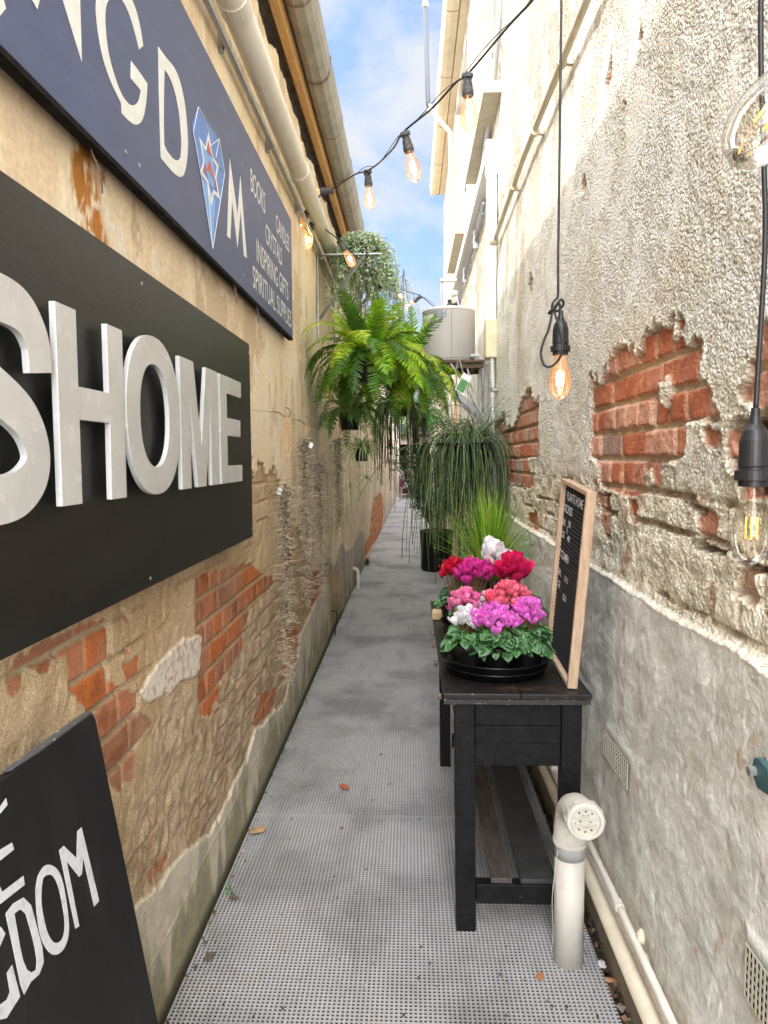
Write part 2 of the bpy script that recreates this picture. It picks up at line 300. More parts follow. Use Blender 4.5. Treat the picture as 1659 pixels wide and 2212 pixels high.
BLUE={
'N1':[(1.194,2.278),(1.236,2.305),(1.259,2.278),(1.249,2.256),(1.228,2.259)],
'N2':[(1.334,2.339),(1.416,2.389),(1.414,2.258)],
'K':[(1.111,2.199),(1.142,2.215),(1.15,2.199),(1.129,2.174),(1.109,2.171)],
'G':[(1.584,2.515),(1.515,2.461),(1.486,2.414),(1.488,2.373),(1.508,2.32),(1.551,2.287),(1.603,2.271),(1.604,2.251),(1.643,2.252),(1.688,2.262),(1.73,2.291),(1.758,2.344),(1.769,2.395),(1.716,2.396),(1.668,2.394),(1.662,2.354),(1.724,2.357),(1.712,2.33),(1.689,2.308),(1.659,2.293),(1.636,2.289),(1.6,2.292),(1.559,2.321),(1.538,2.351),(1.53,2.397),(1.535,2.429),(1.551,2.455),(1.602,2.496),(1.643,2.501),(1.678,2.487),(1.704,2.465),(1.72,2.447),(1.748,2.47),(1.736,2.499),(1.715,2.524),(1.688,2.536),(1.646,2.538)],
'DO':[(1.853,2.526),(1.911,2.53),(1.977,2.542),(2.023,2.532),(2.061,2.496),(2.081,2.435),(2.084,2.376),(2.062,2.317),(2.034,2.281),(2.001,2.265),(1.946,2.255),(1.851,2.256),(1.849,2.369)],
'DI':[(1.898,2.494),(1.929,2.496),(1.962,2.487),(1.987,2.471),(2.005,2.446),(2.014,2.426),(2.026,2.372),(2.014,2.323),(1.988,2.303),(1.949,2.292),(1.898,2.292),(1.878,2.3),(1.883,2.403)],
'gem':[(2.191,2.54),(2.132,2.466),(2.133,2.443),(2.208,2.342),(2.315,2.164),(2.417,2.32),(2.489,2.462),(2.479,2.492),(2.425,2.547)],
'gemlow':[(2.208,2.342),(2.315,2.164),(2.362,2.33),(2.278,2.346)],
'star':[(2.298,2.514),(2.261,2.452),(2.195,2.454),(2.232,2.4),(2.2,2.355),(2.272,2.349),(2.309,2.291),(2.348,2.345),(2.42,2.353),(2.379,2.403),(2.411,2.456),(2.34,2.457)],
'starin':[(2.292,2.49),(2.268,2.443),(2.217,2.443),(2.249,2.405),(2.222,2.365),(2.283,2.36),(2.313,2.316),(2.34,2.355),(2.394,2.362),(2.363,2.399),(2.389,2.445),(2.33,2.446)],
'r1':[(2.29,2.484),(2.272,2.446),(2.335,2.449)],
'r2':[(2.3,2.432),(2.267,2.391),(2.355,2.386)],
'r3':[(2.238,2.394),(2.224,2.367),(2.245,2.364),(2.257,2.385)],
'r4':[(2.338,2.388),(2.389,2.364),(2.363,2.394)],
'M':[(2.569,2.542),(2.668,2.381),(2.726,2.542),(2.807,2.267),(2.759,2.263),(2.72,2.419),(2.658,2.266),(2.589,2.409),(2.553,2.264),(2.509,2.262)],
'BOOKS':[(2.901,2.646),(2.905,2.549),(3.184,2.641),(3.177,2.559)],
'CANDLES':[(3.436,2.645),(3.442,2.571),(3.807,2.643),(3.815,2.56)],
'CRYSTALS':[(3.184,2.52),(3.188,2.438),(3.581,2.524),(3.587,2.434)],
'IG':[(2.992,2.393),(2.994,2.299),(3.755,2.4),(3.747,2.309)],
'SS':[(2.908,2.268),(2.927,2.181),(3.836,2.277),(3.843,2.182)],
'corner':[(3.827,2.699),(3.888,2.137)],
}
H_ = [(1.219,1.765),(1.293,1.767),(1.294,1.63),(1.425,1.631),(1.425,1.768),(1.501,1.769),(1.498,1.418),(1.422,1.419),(1.427,1.571),(1.294,1.571),(1.292,1.418),(1.216,1.418)]
O_ = [(1.512,1.596),(1.864,1.607),(1.686,1.785),(1.681,1.417),(1.592,1.601),(1.781,1.598),(1.669,1.718),(1.686,1.48)]
M_ = [(1.874,1.767),(1.995,1.773),(2.055,1.533),(2.116,1.772),(2.24,1.774),(2.236,1.419),(2.154,1.418),(2.157,1.646),(2.096,1.418),(2.014,1.417),(1.961,1.663),(1.952,1.416),(1.873,1.417)]
E_ = [(2.271,1.771),(2.557,1.776),(2.552,1.716),(2.358,1.713),(2.358,1.632),(2.539,1.634),(2.534,1.576),(2.348,1.573),(2.347,1.475),(2.554,1.476),(2.549,1.418),(2.261,1.418)]
S_ = [(1.053,1.766),(1.098,1.77),(1.156,1.74),(1.191,1.699),(1.199,1.643),(1.125,1.638),(1.122,1.667),(1.097,1.695),(1.048,1.705),(1.042,1.624),(1.09,1.607),(1.143,1.579),(1.175,1.542),(1.178,1.499),(1.156,1.454),(1.102,1.418),(1.024,1.408),(1.035,1.54),(1.083,1.522),(1.105,1.499),(1.104,1.485),(1.079,1.468),(1.029,1.466)]
LEAN={
'corner':[(1.3,1.03),(1.304,0.398)],
'top':[(0.996,1.043)],
'M':[(1.097,0.868),(1.112,0.867),(1.141,0.829),(1.16,0.866),(1.175,0.865),(1.182,0.728),(1.163,0.73),(1.161,0.82),(1.147,0.798),(1.137,0.799),(1.111,0.842),(1.108,0.732),(1.096,0.736)],
'OO':[(1.017,0.852),(1.031,0.866),(1.05,0.869),(1.068,0.86),(1.084,0.84),(1.089,0.811),(1.084,0.764),(1.074,0.74),(1.055,0.731),(1.033,0.737),(1.017,0.753),(1.006,0.782),(1.008,0.819)],
'OI':[(1.033,0.846),(1.042,0.855),(1.057,0.851),(1.067,0.842),(1.074,0.823),(1.075,0.795),(1.072,0.765),(1.063,0.75),(1.05,0.747),(1.034,0.756),(1.024,0.777),(1.022,0.805),(1.025,0.829)],
'DO':[(0.941,0.864),(0.961,0.866),(0.986,0.859),(0.999,0.839),(1.002,0.804),(1.004,0.77),(1.0,0.749),(0.984,0.742),(0.963,0.747),(0.943,0.743),(0.94,0.76),(0.941,0.815)],
'DI':[(0.959,0.852),(0.966,0.851),(0.974,0.849),(0.983,0.836),(0.986,0.806),(0.987,0.782),(0.985,0.762),(0.979,0.753),(0.968,0.757),(0.96,0.767),(0.956,0.784),(0.956,0.804)],
'G1':[(0.898,0.835),(0.926,0.855),(0.932,0.841),(0.919,0.835),(0.905,0.828)],
'G2':[(0.932,0.795),(0.934,0.747),(0.919,0.746),(0.899,0.744),(0.888,0.751),(0.872,0.765),(0.875,0.774),(0.894,0.768),(0.907,0.764),(0.916,0.768),(0.918,0.794)],
'E1':[(0.995,1.005),(0.995,0.995),(0.977,0.992),(0.954,0.992),(0.958,1.001),(0.98,1.001)],
'E2':[(0.987,0.942),(0.988,0.931),(0.955,0.934),(0.934,0.936),(0.938,0.947),(0.96,0.947)],
'E3':[(0.996,0.886),(0.995,0.873),(0.936,0.882),(0.93,0.884),(0.929,0.922),(0.938,0.918),(0.944,0.894)],
}


# ---------------------------------------------------------------- left building
def LX(Y): return -.672 + np.clip((Y-6)/19, 0, 1)*.16        # the wall bends slightly into the lane
def invY(a, b, n): return 1/np.linspace(1/a, 1/b, n)
ys = np.concatenate([np.linspace(-1.2, 1.0, 24)[:-1], invY(1.0, 25.6, 640)])
zs = np.concatenate([np.arange(-.06, 1.5, .0042), np.arange(1.5, 3.66, .008)])
Y, Z = np.meshgrid(ys, zs)
n1 = fbm(Y*5, Z*5, 1, 5); n2 = fbm(Y*22, Z*22, 2, 4); n3 = fbm(Y*3, Z*.9, 3, 5); n4 = fbm(Y*60, Z*60, 4, 3); st = fbm(Y*14, Z*1.3, 5, 4)
jag = (n2-.5)*.05 + (n1-.5)*.05
cream = np.ones(Y.shape+(3,))*np.array([.90, .765, .555])
C = cream
C = mx(C, [.90, .80, .62], sst(.52, .68, n1))
C = mx(C, [.76, .60, .42], sst(.56, .66, n3)*.65)
peel = sst(.57, .585, fbm(Y*10, Z*4.5, 9, 5)); C = mx(C, [.68, .54, .37], peel*.75)
peel2 = sst(.63, .64, fbm(Y*16+3, Z*9, 19, 5)); C = mx(C, [.88, .81, .68], peel2*.8)
C = mx(C, [.70, .50, .30], sst(.55, .7, st)*.4*sst(2.4, 3.4, Z))
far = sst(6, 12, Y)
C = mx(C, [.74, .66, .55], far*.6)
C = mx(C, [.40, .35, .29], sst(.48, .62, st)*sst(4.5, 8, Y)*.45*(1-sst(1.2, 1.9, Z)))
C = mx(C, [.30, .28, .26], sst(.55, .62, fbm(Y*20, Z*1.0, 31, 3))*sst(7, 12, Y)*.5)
D = (n1-.5)*.010 + (n4-.5)*.0012 - peel*.0015 + peel2*.001
R = np.full(Y.shape, .12) + peel*.1
# grey cement repair low on the far stretch
gz = .62 + .25*(fbm(Y*1.6, Y*0, 40, 3)-.5) - .03*(Y-6)
grey = sst(-.01, .02, gz - Z + jag)*sst(4.9, 5.6, Y + jag*4)*(1-sst(9.6, 10.4, Y))
C = mx(C, mx(np.ones(Y.shape+(3,))*np.array([.47, .45, .41]), [.33, .31, .27], sst(.45, .62, st)), grey*.9)
# sandy scratch coat that is left where the plaster fell off
tp = np.interp(Y, [p[0] for p in SAND_TOP], [p[1] for p in SAND_TOP], left=1.30, right=.0)
tp = np.where(Y > 7.0, -1, tp)
ssd = tp - Z + (n2-.5)*.10 + (n1-.5)*.22 + .12*(fbm(Y*12, Z*2, 8, 4)-.5)
sand = sst(-.006, .010, ssd)*(1-sst(6.6, 7.0, Y))
SC = mx(np.ones(Y.shape+(3,))*np.array([.76, .595, .39]), [.63, .47, .29], sst(.42, .62, n1))
SC = mx(SC, [.70, .57, .39], sst(.55, .7, n2)*.6)
lay = fbm(Y*9+Z*6, Z*24-Y*6+n1*9, 12, 5); low = sst(.98, .62, Z + (n1-.5)*.4)*sst(1.35, 1.9, Y)
SC = mx(SC, [.60, .48, .345], low*.7); SC = mx(SC, [.33, .25, .18], low*sst(.56, .68, lay)*.5)
SC = mx(SC, [.56, .36, .22], sst(.58, .66, fbm(Y*9, Z*9, 77, 4))*.5*low)
C = mx(C, SC, sand); R = R*(1-sand) + sand*.75
D = D - sand*.010 + sand*(n2-.5)*.010 + sand*low*((lay-.5)*.009+(n2-.5)*.009)
C = mx(C, [.24, .17, .11], sand*sst(.05, .0, ssd)*.35)
# bare bricks
bs_ = umax(BRICK_L, Y, Z) + (n2-.5)*.035*(1-sst(6, 9, Y)) + (n4-.5)*.012
bm_ = sst(-.002, .006, bs_)
bk, r1, r2, r3 = bricks(Y, Z, .235, .086, .013, .012, 1)
BC = mx(np.ones(Y.shape+(3,))*np.array([.64, .20, .065]), [.44, .21, .13], sst(.4, .8, r1)); BC = mx(BC, [.56, .25, .15], sst(.6, .9, r2)*.8)
BC = mx(BC, [.28, .09, .04], sst(.5, .68, n2)*.55*sst(.3, .8, r3)); BC = mx(BC, [.54, .36, .25], sst(.55, .7, n1)*.45)
BC = mx(BC, [.50, .42, .29], 1-bk)
C = mx(C, BC, bm_); R = R*(1-bm_) + bm_*(.35 + .3*r3)
D = np.where(bm_ > 0, D*(1-bm_) + bm_*(-.020 + bk*.006*(1+r1*.5) + (n2-.5)*.006*r3 - (1-bk)*.002), D)
# faint coursing that shows through the scratch coat
gh = (1-bk)*sand*(1-bm_)*sst(.45, .6, fbm(Y*4, Z*4, 61, 3)); D = D - gh*.004; C = mx(C, [.34, .24, .15], gh*.4)
# white plaster remnant
ws = sdf(WHITE_L, Y, Z) + (n2-.5)*.02 + (n4-.5)*.012; wm = sst(-.001, .004, ws)
C = mx(C, mx(np.ones(Y.shape+(3,))*np.array([.78, .72, .64]), [.58, .46, .36], sst(.6, .63, n4)), wm); D = D*(1-wm) + wm*(-.003 + (n2-.5)*.003); R = R*(1-wm)+wm*.12
# cement plinth with moss
pt_ = np.interp(Y, [p[0] for p in PLINTH_TOP], [p[1] for p in PLINTH_TOP], left=.40, right=.42)
pt_ = np.where(Y > 6.2, .0, pt_)
ps = pt_ - Z + (n2-.5)*.05 + (n1-.5)*.06; pm = sst(-.003, .006, ps)*(1-sst(5.6, 6.2, Y))*(1-bm_)
PC = mx(np.ones(Y.shape+(3,))*np.array([.74, .68, .55]), [.63, .58, .48], sst(.45, .6, n1)); PC = mx(PC, [.80, .74, .62], sst(.56, .68, n2)*.6)
C = mx(C, PC, pm); D = D*(1-pm) + pm*(-.001 + (n1-.5)*.006 + (n4-.5)*.001); R = R*(1-pm) + pm*.22
ml = np.abs(Z - .19 - .004*np.sin(Y*9)); gr = (1-sst(.001, .005, ml))*(1-sst(7, 9, Y)); C = mx(C, [.62, .55, .40], gr*.5); D = D + gr*.002
for lz in (.60, .98, 1.385):
    g = (1-sst(.0006, .004, np.abs(Z-lz-.004*np.sin(Y*3))))*sst(2.9, 3.3, Y)*(1-sst(15, 18, Y)); C = mx(C, [.40, .31, .21], g*.45); D = D - g*.002
moss = sst(.46, .66, fbm(Y*9, Z*3, 21, 4) + .30*np.clip(.26-Z, -.3, .3)/.26)*sst(.42, .12, Z)*(1-sst(8, 12, Y))*(1-sst(.0, .01, bs_))
C = mx(C, mx(np.ones(Y.shape+(3,))*np.array([.20, .21, .06]), [.10, .10, .035], sst(.45, .6, n2)), moss*.6)
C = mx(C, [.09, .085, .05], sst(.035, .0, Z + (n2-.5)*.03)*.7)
# rust runs below the blue board
rs = 1.6*(.25+.75*sst(.34, .60, fbm(Y*60, Z*9, 71, 5)))*sst(.22, .52, fbm(Y*25, Z*20, 75, 4))*np.exp(-((Y-1.53-.05*(2.1-Z)-.02*np.sin(Z*30))/.070)**4)*sst(1.88, 1.95, Z)*sst(2.50, 2.16, Z)
C = mx(C, [.50, .21, .045], np.clip(rs*1.7, 0, 1)); 
# broken wall head under the eave
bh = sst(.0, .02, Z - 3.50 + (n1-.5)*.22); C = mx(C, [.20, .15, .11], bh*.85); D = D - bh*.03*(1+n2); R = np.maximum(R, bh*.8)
# raised ring in the plaster near the eave
rg = np.abs(np.hypot((Y-3.1)/1.0, (Z-3.33)/1.0) - .085); ring = (1-sst(.006, .014, rg)); D = D + ring*.006; C = mx(C, [.42, .34, .24], (1-sst(.002, .01, np.abs(rg-.016)))*.6)
D = D*(1-.35*far)
M_WL = wall_mat('weathered plaster and brick', 230, (.50, .45, .38))
left = thing('lane_wall', 'long cream plastered wall with bare brick patches and timber eave on the left', 'wall', (0, 0, 0))
wall_mesh('plaster_face', LX(Y)+D, Y, Z, C, np.stack([R, bm_, sand], -1), M_WL, left, True)
M_DK = mk('dark void', (.02, .018, .016), .9)
M_PL = mk('plain render', (.55, .45, .33), .9, col2=(.42, .34, .25), scale=3, bs=80)
mb = MB(); mb.box((-4.5, -1.2, -.4), (-.76, 25.6, 3.62)); mb.box((-.76, -1.2, 3.40), (-.745, 25.6, 3.62)); obj('wall_core', mb, M_PL, left)
mb = MB(); mb.box((-.76, 25.56, -.2), (-.53, 25.75, 3.62)); mb.box((-.76, -1.35, -.2), (-.60, -1.205, 3.62)); obj('wall_end', mb, M_PL, left)

# ---------------------------------------------------------------- right building
ys = np.concatenate([np.linspace(-1.2, 1.1, 24)[:-1], invY(1.1, 14.0, 560)])
zs = np.concatenate([np.arange(-.08, 1.5, .0042), np.arange(1.5, 3.2, .0055), np.arange(3.2, 6.48, .016)])
Y, Z = np.meshgrid(ys, zs)
n1 = fbm(Y*5, Z*5, 101, 5); n2 = fbm(Y*22, Z*22, 102, 4); n4 = fbm(Y*70, Z*70, 104, 3); n5 = fbm(Y*38, Z*30, 105, 2); st = fbm(Y*16, Z*1.2, 106, 4)
C = np.ones(Y.shape+(3,))*np.array([.90, .885, .82])
C = mx(C, [.82, .76, .64], sst(.50, .68, n1)*.6); C = mx(C, [.87, .86, .80], sst(.45, .3, n1)*.8)
C = mx(C, [.72, .60, .47], sst(.55, .68, st)*.5*sst(2.9, 3.4, Z))
C = mx(C, [.52, .38, .27], sst(.62, .68, fbm(Y*5, Z*1.1, 133, 4))*.5*sst(1.5, 2.3, Z)*sst(2.5, 4.5, Y))
hi = sst(2.7, 3.3, Z); C = mx(C, [.60, .565, .48], hi*.8); C = mx(C, [.50, .42, .33], sst(.48, .60, fbm(Y*26, Z*.8, 145, 4))*hi*.5)  # sunlit height painted darker to offset the sun's glare; streaks are rain stains
spk = sst(.50, .62, fbm(Y*42, Z*26, 147, 3)); C = mx(C, [.40, .33, .24], spk*hi*.55)  # dark speckle paints the sun's pit shadows into the colour
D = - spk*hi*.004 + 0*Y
sm = sst(.53, .60, fbm(Y*7+Z*2, Z*5, 140, 4))                # smoother trowelled patches
D = D + (n1-.5)*.014 + (n5-.5)*.005*(1-sm*.7) + (n4-.5)*.003*(1-sm)
C = mx(C, [.62, .55, .44], sst(.36, .24, n5)*(1-sm)*.3)
R = .95*(1-sm*.55) + .0*Y
C = mx(C, [.86, .835, .75], sm*.35)
# lumpy painted brickwork just above the dado
bk, r1, r2, r3 = bricks(Y, Z, .235, .0865, .016, .02, 7)
lump = sst(1.47, 1.40, Z + (n1-.5)*.12)*sst(1.05, 1.16, Z)*(1-sst(4.5, 5.5, Y))
cv = (1-bk)*lump*sst(.50, .64, fbm(Y*5, Z*9, 150, 4)); D = D - cv*.016 - lump*.004 + lump*(n2-.5)*.020
C = mx(C, [.86, .80, .64], lump*.7); C = mx(C, [.30, .19, .11], cv*.7); C = mx(C, [.46, .26, .15], sst(.64, .69, fbm(Y*13, Z*10, 151, 4))*lump*.7)
# bare brick patches
B = umax(BRICK_R, Y, Z) + (n2-.5)*.035 + (n4-.5)*.014
B = np.minimum(B, -umax(SPARE_R, Y, Z) + (n2-.5)*.02)
B = np.where((Z > 1.68) & (B > -.06), B + (vn(Y*55, Z*9, 160)-.5)*.05, B)     # drip-like torn upper edge
B = np.maximum(B, umax(CHIP_R, Y, Z) + (n2-.5)*.02 - .004)
bm_ = sst(-.001, .005, B)
BC = mx(np.ones(Y.shape+(3,))*np.array([.57, .195, .105]), [.66, .35, .25], sst(.45, .8, r1)); BC = mx(BC, [.40, .33, .30], sst(.86, .92, r2))
BC = mx(BC, [.32, .09, .04], sst(.46, .62, n2)*.55*(1-.5*r3)); BC = mx(BC, [.62, .38, .28], sst(.6, .66, n5)*.35*sst(.5, 1, r1)); BC = mx(BC, [.56, .45, .32], (1-bk)*.9)
BC = mx(BC, [.62, .52, .40], sst(.60, .68, fbm(Y*3, Z*3, 170, 3))*.55)
BC = mx(BC, [.50, .33, .24], sst(3.3, 3.6, Y)*.45*sst(1.5, 1.75, Z))
C = mx(C, BC, bm_); R = R*(1-bm_) + bm_*.35
D = D*(1-bm_) + bm_*(-.024 + bk*.012*(.6+r1*.8) + (n2-.5)*.010 + (n4-.5)*.002)
lip = sst(-.014, -.001, B)*(1-bm_); D = D + lip*.003; C = mx(C, [.80, .74, .58], lip*.5)
inn = sst(.012, .0, B)*bm_; C = mx(C, [.16, .08, .05], inn*.6)
for k, hp in enumerate(HOLE_R):
    hs = sdf(hp, Y, Z) + (n2-.5)*.03; hm = sst(-.002, .008, hs); D = D*(1-hm) + hm*(-.075 if k == 0 else -.045); C = mx(C, [.09, .055, .035] if k == 0 else [.17, .10, .06], hm*.9); R = R*(1-hm)+hm*.4
# smooth grey cement dado
ds = 1.118 + .010*(fbm(Y*5, Y*0, 180, 3)-.5) - Z + (n4-.5)*.008 + (n1-.5)*.02; dm = sst(-.002, .004, ds)
tr = fbm(Y*7+Z*10, Z*5-Y*5, 185, 5); tr2 = fbm(Y*30+Z*35, Z*14-Y*12, 186, 4)
DC = mx(np.ones(Y.shape+(3,))*np.array([.84, .83, .775]), [.71, .705, .655], sst(.45, .62, tr)); DC = mx(DC, [.82, .82, .78], sst(.55, .70, tr2)*.4); DC = mx(DC, [.60, .59, .50], sst(.58, .70, n1)*.35); DC = mx(DC, [.55, .54, .45], sst(.56, .72, fbm(Y*4+Z*5, Z*3-Y*2, 187, 5))*.5); sc_ = sst(.66, .70, fbm(Y*14+Z*30, Z*60-Y*30, 188, 3)); DC = mx(DC, [.88, .88, .84], sc_*.35); DC = mx(DC, [.50, .49, .43], sst(.68, .71, fbm(Y*12+Z*26, Z*66-Y*34, 189, 3))*.35)
DC = mx(DC, [.56, .42, .27], sst(.30, .12, Z + (n1-.5)*.25)*.55)
DC = mx(DC, [.66, .50, .36], sst(.79, .80, fbm(Y*17, Z*12, 190, 3))*.8)
C = mx(C, DC, dm); R = R*(1-dm) + dm*.16
pits = sst(.64, .72, fbm(Y*18+Z*8, Z*9-Y*3, 195, 3))
D = D*(1-dm) + dm*(.016 + (tr-.5)*.016 + (tr2-.5)*.0035 - pits*.002)
ed = np.exp(-((ds-.004)/.007)**2); C = mx(C, [.84, .80, .66], np.clip(ed, 0, 1)*.6); D = D + ed*.002
for va, vb, vc, vd in ((2.0, 2.28, .535, .637), (1.08, 1.30, .49, .61)):
    vq = sst(.0, .02, np.minimum(np.minimum(Y-va, vb-Y), np.minimum(Z-vc, vd-Z))+.02); D = D*(1-vq) + vq*(.018+(tr2-.5)*.003)
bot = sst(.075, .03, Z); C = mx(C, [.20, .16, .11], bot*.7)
step = sst(.115, .108, Z - .0); D = D + step*.022
# upper storey: window recesses
for a, b_ in ((5.35, 6.95), (8.55, 10.25)):
    rc = ((Y > a) & (Y < b_) & (Z > 4.16) & (Z < 6.2)); D = np.where(rc, -.14, D)
M_WR = wall_mat('roughcast render and brick', 190, (.68, .62, .52), 120, .65)
right = thing('roughcast_wall', 'tall cream roughcast wall with torn plaster showing red brick on the right', 'wall', (0, 0, 0))
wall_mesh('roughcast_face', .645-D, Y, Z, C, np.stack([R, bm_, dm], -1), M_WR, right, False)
mb = MB(); mb.box((.80, -1.2, -.4), (5.5, 13.98, 6.45)); mb.box((.66, 13.96, -.2), (.80, 14.0, 6.45)); mb.box((.66, -1.26, -.2), (.80, -1.2, 6.45)); obj('wall_core', mb, M_PL, right)

# ---------------------------------------------------------------- ground and grating
M_SOIL = mk('soil', (.075, .06, .045), .95, col2=(.16, .12, .08), scale=18, bs=120, bst=.8, bd=.01, col3=(.25, .14, .07), s3=60)
mb = MB(); n = 60
for i in range(n+1):
    for j in range(3): mb.v.append(((-.8, .1, 1.0)[j], -1.2+i*27/n, -.055+random.uniform(-.006, .006)))
for i in range(n):
    for j in range(2): mb.f.append((i*3+j, i*3+j+1, i*3+j+4, i*3+j+3))
obj('ground', mb, M_SOIL, kind='structure')
M_ASPH = mk('street surface', (.16, .155, .15), .9, col2=(.22, .21, .2), scale=6, bs=90)
mb = MB(); mb.add([(-60, -60, -.10), (60, -60, -.10), (60, 90, -.10), (-60, 90, -.10)], [(0, 1, 2, 3)]); obj('street_ground', mb, M_ASPH, kind='structure')
m, t, b = newmat('fibreglass grating'); M_GR = m
b.inputs['Roughness'].default_value = .75
g1 = nz(t, 1.6, 7, .62); g2 = nz(t, 9, 6, .7); g3 = nz(t, 300, 2, .5)
tcn = t.nodes.new('ShaderNodeTexCoord'); mq = t.nodes.new('ShaderNodeMapping'); mq.inputs['Scale'].default_value = (5.5, .9, 1); t.links.new(tcn.outputs['Object'], mq.inputs[0]); g4 = nz(t, 1.4, 6, .65, mq.outputs[0])
c = mixc(t, ramp(t, g1.outputs['Fac'], .46, .62).outputs[0], (.42, .415, .415), (.20, .20, .20))
c = mixc(t, ramp(t, g2.outputs['Fac'], .50, .72, (0, 0, 0), (.6, .6, .6)).outputs[0], c, (.34, .31, .26))
c = mixc(t, ramp(t, g4.outputs['Fac'], .53, .66, (0, 0, 0), (.5, .5, .5)).outputs[0], c, (.20, .198, .20))
c = mixc(t, ramp(t, g3.outputs['Fac'], .3, .7, (0, 0, 0), (.35, .35, .35)).outputs[0], c, (.52, .52, .53))
t.links.new(c, b.inputs['Base Color']); bump(t, b, g3.outputs['Fac'], .5, .001)
P = .0132; x0, x1 = -.655, .558
joints = [1.02, 2.90, 4.78, 6.66, 8.54, 10.42, 12.3, 14.18, 16.06, 17.94, 19.82, 21.7, 23.58, 25.5]
co = []; low = []
def qbox(xa, xb, ya, yb, za, zb): co.append((xa, xb, ya, yb, za, zb))
nx = int((x1-x0)/P)
ya_, yb_ = 1.02, 25.5
for i in range(nx+1):
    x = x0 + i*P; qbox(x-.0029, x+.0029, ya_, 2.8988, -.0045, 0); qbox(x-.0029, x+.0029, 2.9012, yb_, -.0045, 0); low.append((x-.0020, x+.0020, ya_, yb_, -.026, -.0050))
j = 0; y = ya_+.006
while y < yb_:
    near_j = abs(y-2.9) < .0075 or (y > 4 and min(abs(y-q) for q in joints) < .0075)
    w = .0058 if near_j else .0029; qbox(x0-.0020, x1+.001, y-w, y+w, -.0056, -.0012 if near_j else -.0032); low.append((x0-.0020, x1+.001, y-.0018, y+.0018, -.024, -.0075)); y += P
def boxes_obj(name, co, mat_):
    A = np.array(co); n = len(A); V = np.zeros((n, 8, 3), np.float32)
    for k, (i, j, l) in enumerate([(0,2,4),(1,2,4),(1,3,4),(0,3,4),(0,2,5),(1,2,5),(1,3,5),(0,3,5)]): V[:, k, 0] = A[:, i]; V[:, k, 1] = A[:, j]; V[:, k, 2] = A[:, l]
    Q = np.array([(4,5,6,7),(0,1,5,4),(1,2,6,5),(2,3,7,6),(3,0,4,7)]); Q = (Q[None] + (np.arange(n)*8)[:, None, None]).reshape(-1, 4).astype(np.int32)
    me = bpy.data.meshes.new(name); me.vertices.add(n*8); me.vertices.foreach_set('co', V.ravel()); me.loops.add(Q.size); me.loops.foreach_set('vertex_index', Q.ravel())
    me.polygons.add(len(Q)); me.polygons.foreach_set('loop_start', np.arange(len(Q), dtype=np.int32)*4); me.polygons.foreach_set('loop_total', np.full(len(Q), 4, np.int32)); me.update(calc_edges=True); me.polygons.foreach_set('use_smooth', np.zeros(len(Q), bool))
    me.materials.append(mat_); o = bpy.data.objects.new(name, me); COL.objects.link(o); o['kind'] = 'structure'
boxes_obj('path', co, M_GR)
boxes_obj('path_bearers', low, mk('shade painted web', (.045, .043, .040), .9, spec=.1, col2=(.04, .036, .03), scale=20))  # near-black web colour stands in for shade inside the grating holes
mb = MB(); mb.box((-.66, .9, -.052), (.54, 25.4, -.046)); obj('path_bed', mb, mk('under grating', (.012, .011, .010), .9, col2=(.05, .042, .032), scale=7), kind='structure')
# cement kerb under the pipes on the right
mb = MB(); N = 160
for i in range(N+1):
    y = -.5+i*14.3/N; j = random.uniform(-.004, .004)
    mb.v += [(.592+j, y, -.06), (.586+j, y, .085+j), (.602, y, .098+j), (.66, y, .10)]
for i in range(N):
    for k in range(3): mb.f.append((i*4+k, i*4+k+1, i*4+k+5, i*4+k+4))
obj('kerb', mb, mk('kerb cement', (.30, .24, .16), .95, col2=(.20, .17, .12), scale=9, bs=80, bst=.7, bd=.006, col3=(.16, .15, .08), s3=5), kind='structure', smooth=True)

# ---------------------------------------------------------------- boards on the left wall
def onL(x):  return lambda a, b, h: (x+h, a, b)
M_NAVY = mk('navy painted ply', (.040, .062, .155), .5, col2=(.062, .088, .20), scale=5, p=(.35, .7), bs=60, bst=.25, bd=.001, stretch=(1, .5, 2.5), col3=(.028, .042, .11), s3=16, p3=(.62, .7))
M_NAVYE = mk('board edge black', (.006, .006, .008), .9, spec=.1, col2=(.02, .018, .015), scale=30, bs=80)
M_WPNT = mk('white signwriting', (.80, .82, .80), .5, col2=(.70, .72, .71), scale=30)
M_BLK = mk('black painted board', (.010, .010, .0095), .40, spec=.35, col2=(.018, .018, .017), scale=6, bs=45, bst=.45, bd=.0016, stretch=(1, .6, 2.2), col3=(.045, .045, .042), s3=24, p3=(.66, .74))
M_ACR = mk('grey white acrylic', (.58, .58, .57), .30, col2=(.53, .53, .52), scale=7, p=(.45, .6), col3=(.64, .64, .625), s3=25, p3=(.58, .62))
M_ACRE = mk('acrylic edge', (.40, .43, .55), .3)
M_ZN = mk('galvanised steel', (.42, .43, .44), .45, .75, col2=(.30, .31, .32), scale=20)
def screws(parent, x, pts, r=.006):
    for a, b_ in pts:
        m_ = MB(); m_.lathe([(r, 0), (r, .0015), (r*.6, .003), (.0001, .003)], Matrix.Translation((x, a, b_)) @ Matrix.Rotation(rad(90), 4, 'Y'), 12); obj('screw', m_, M_ZN, parent, smooth=False)
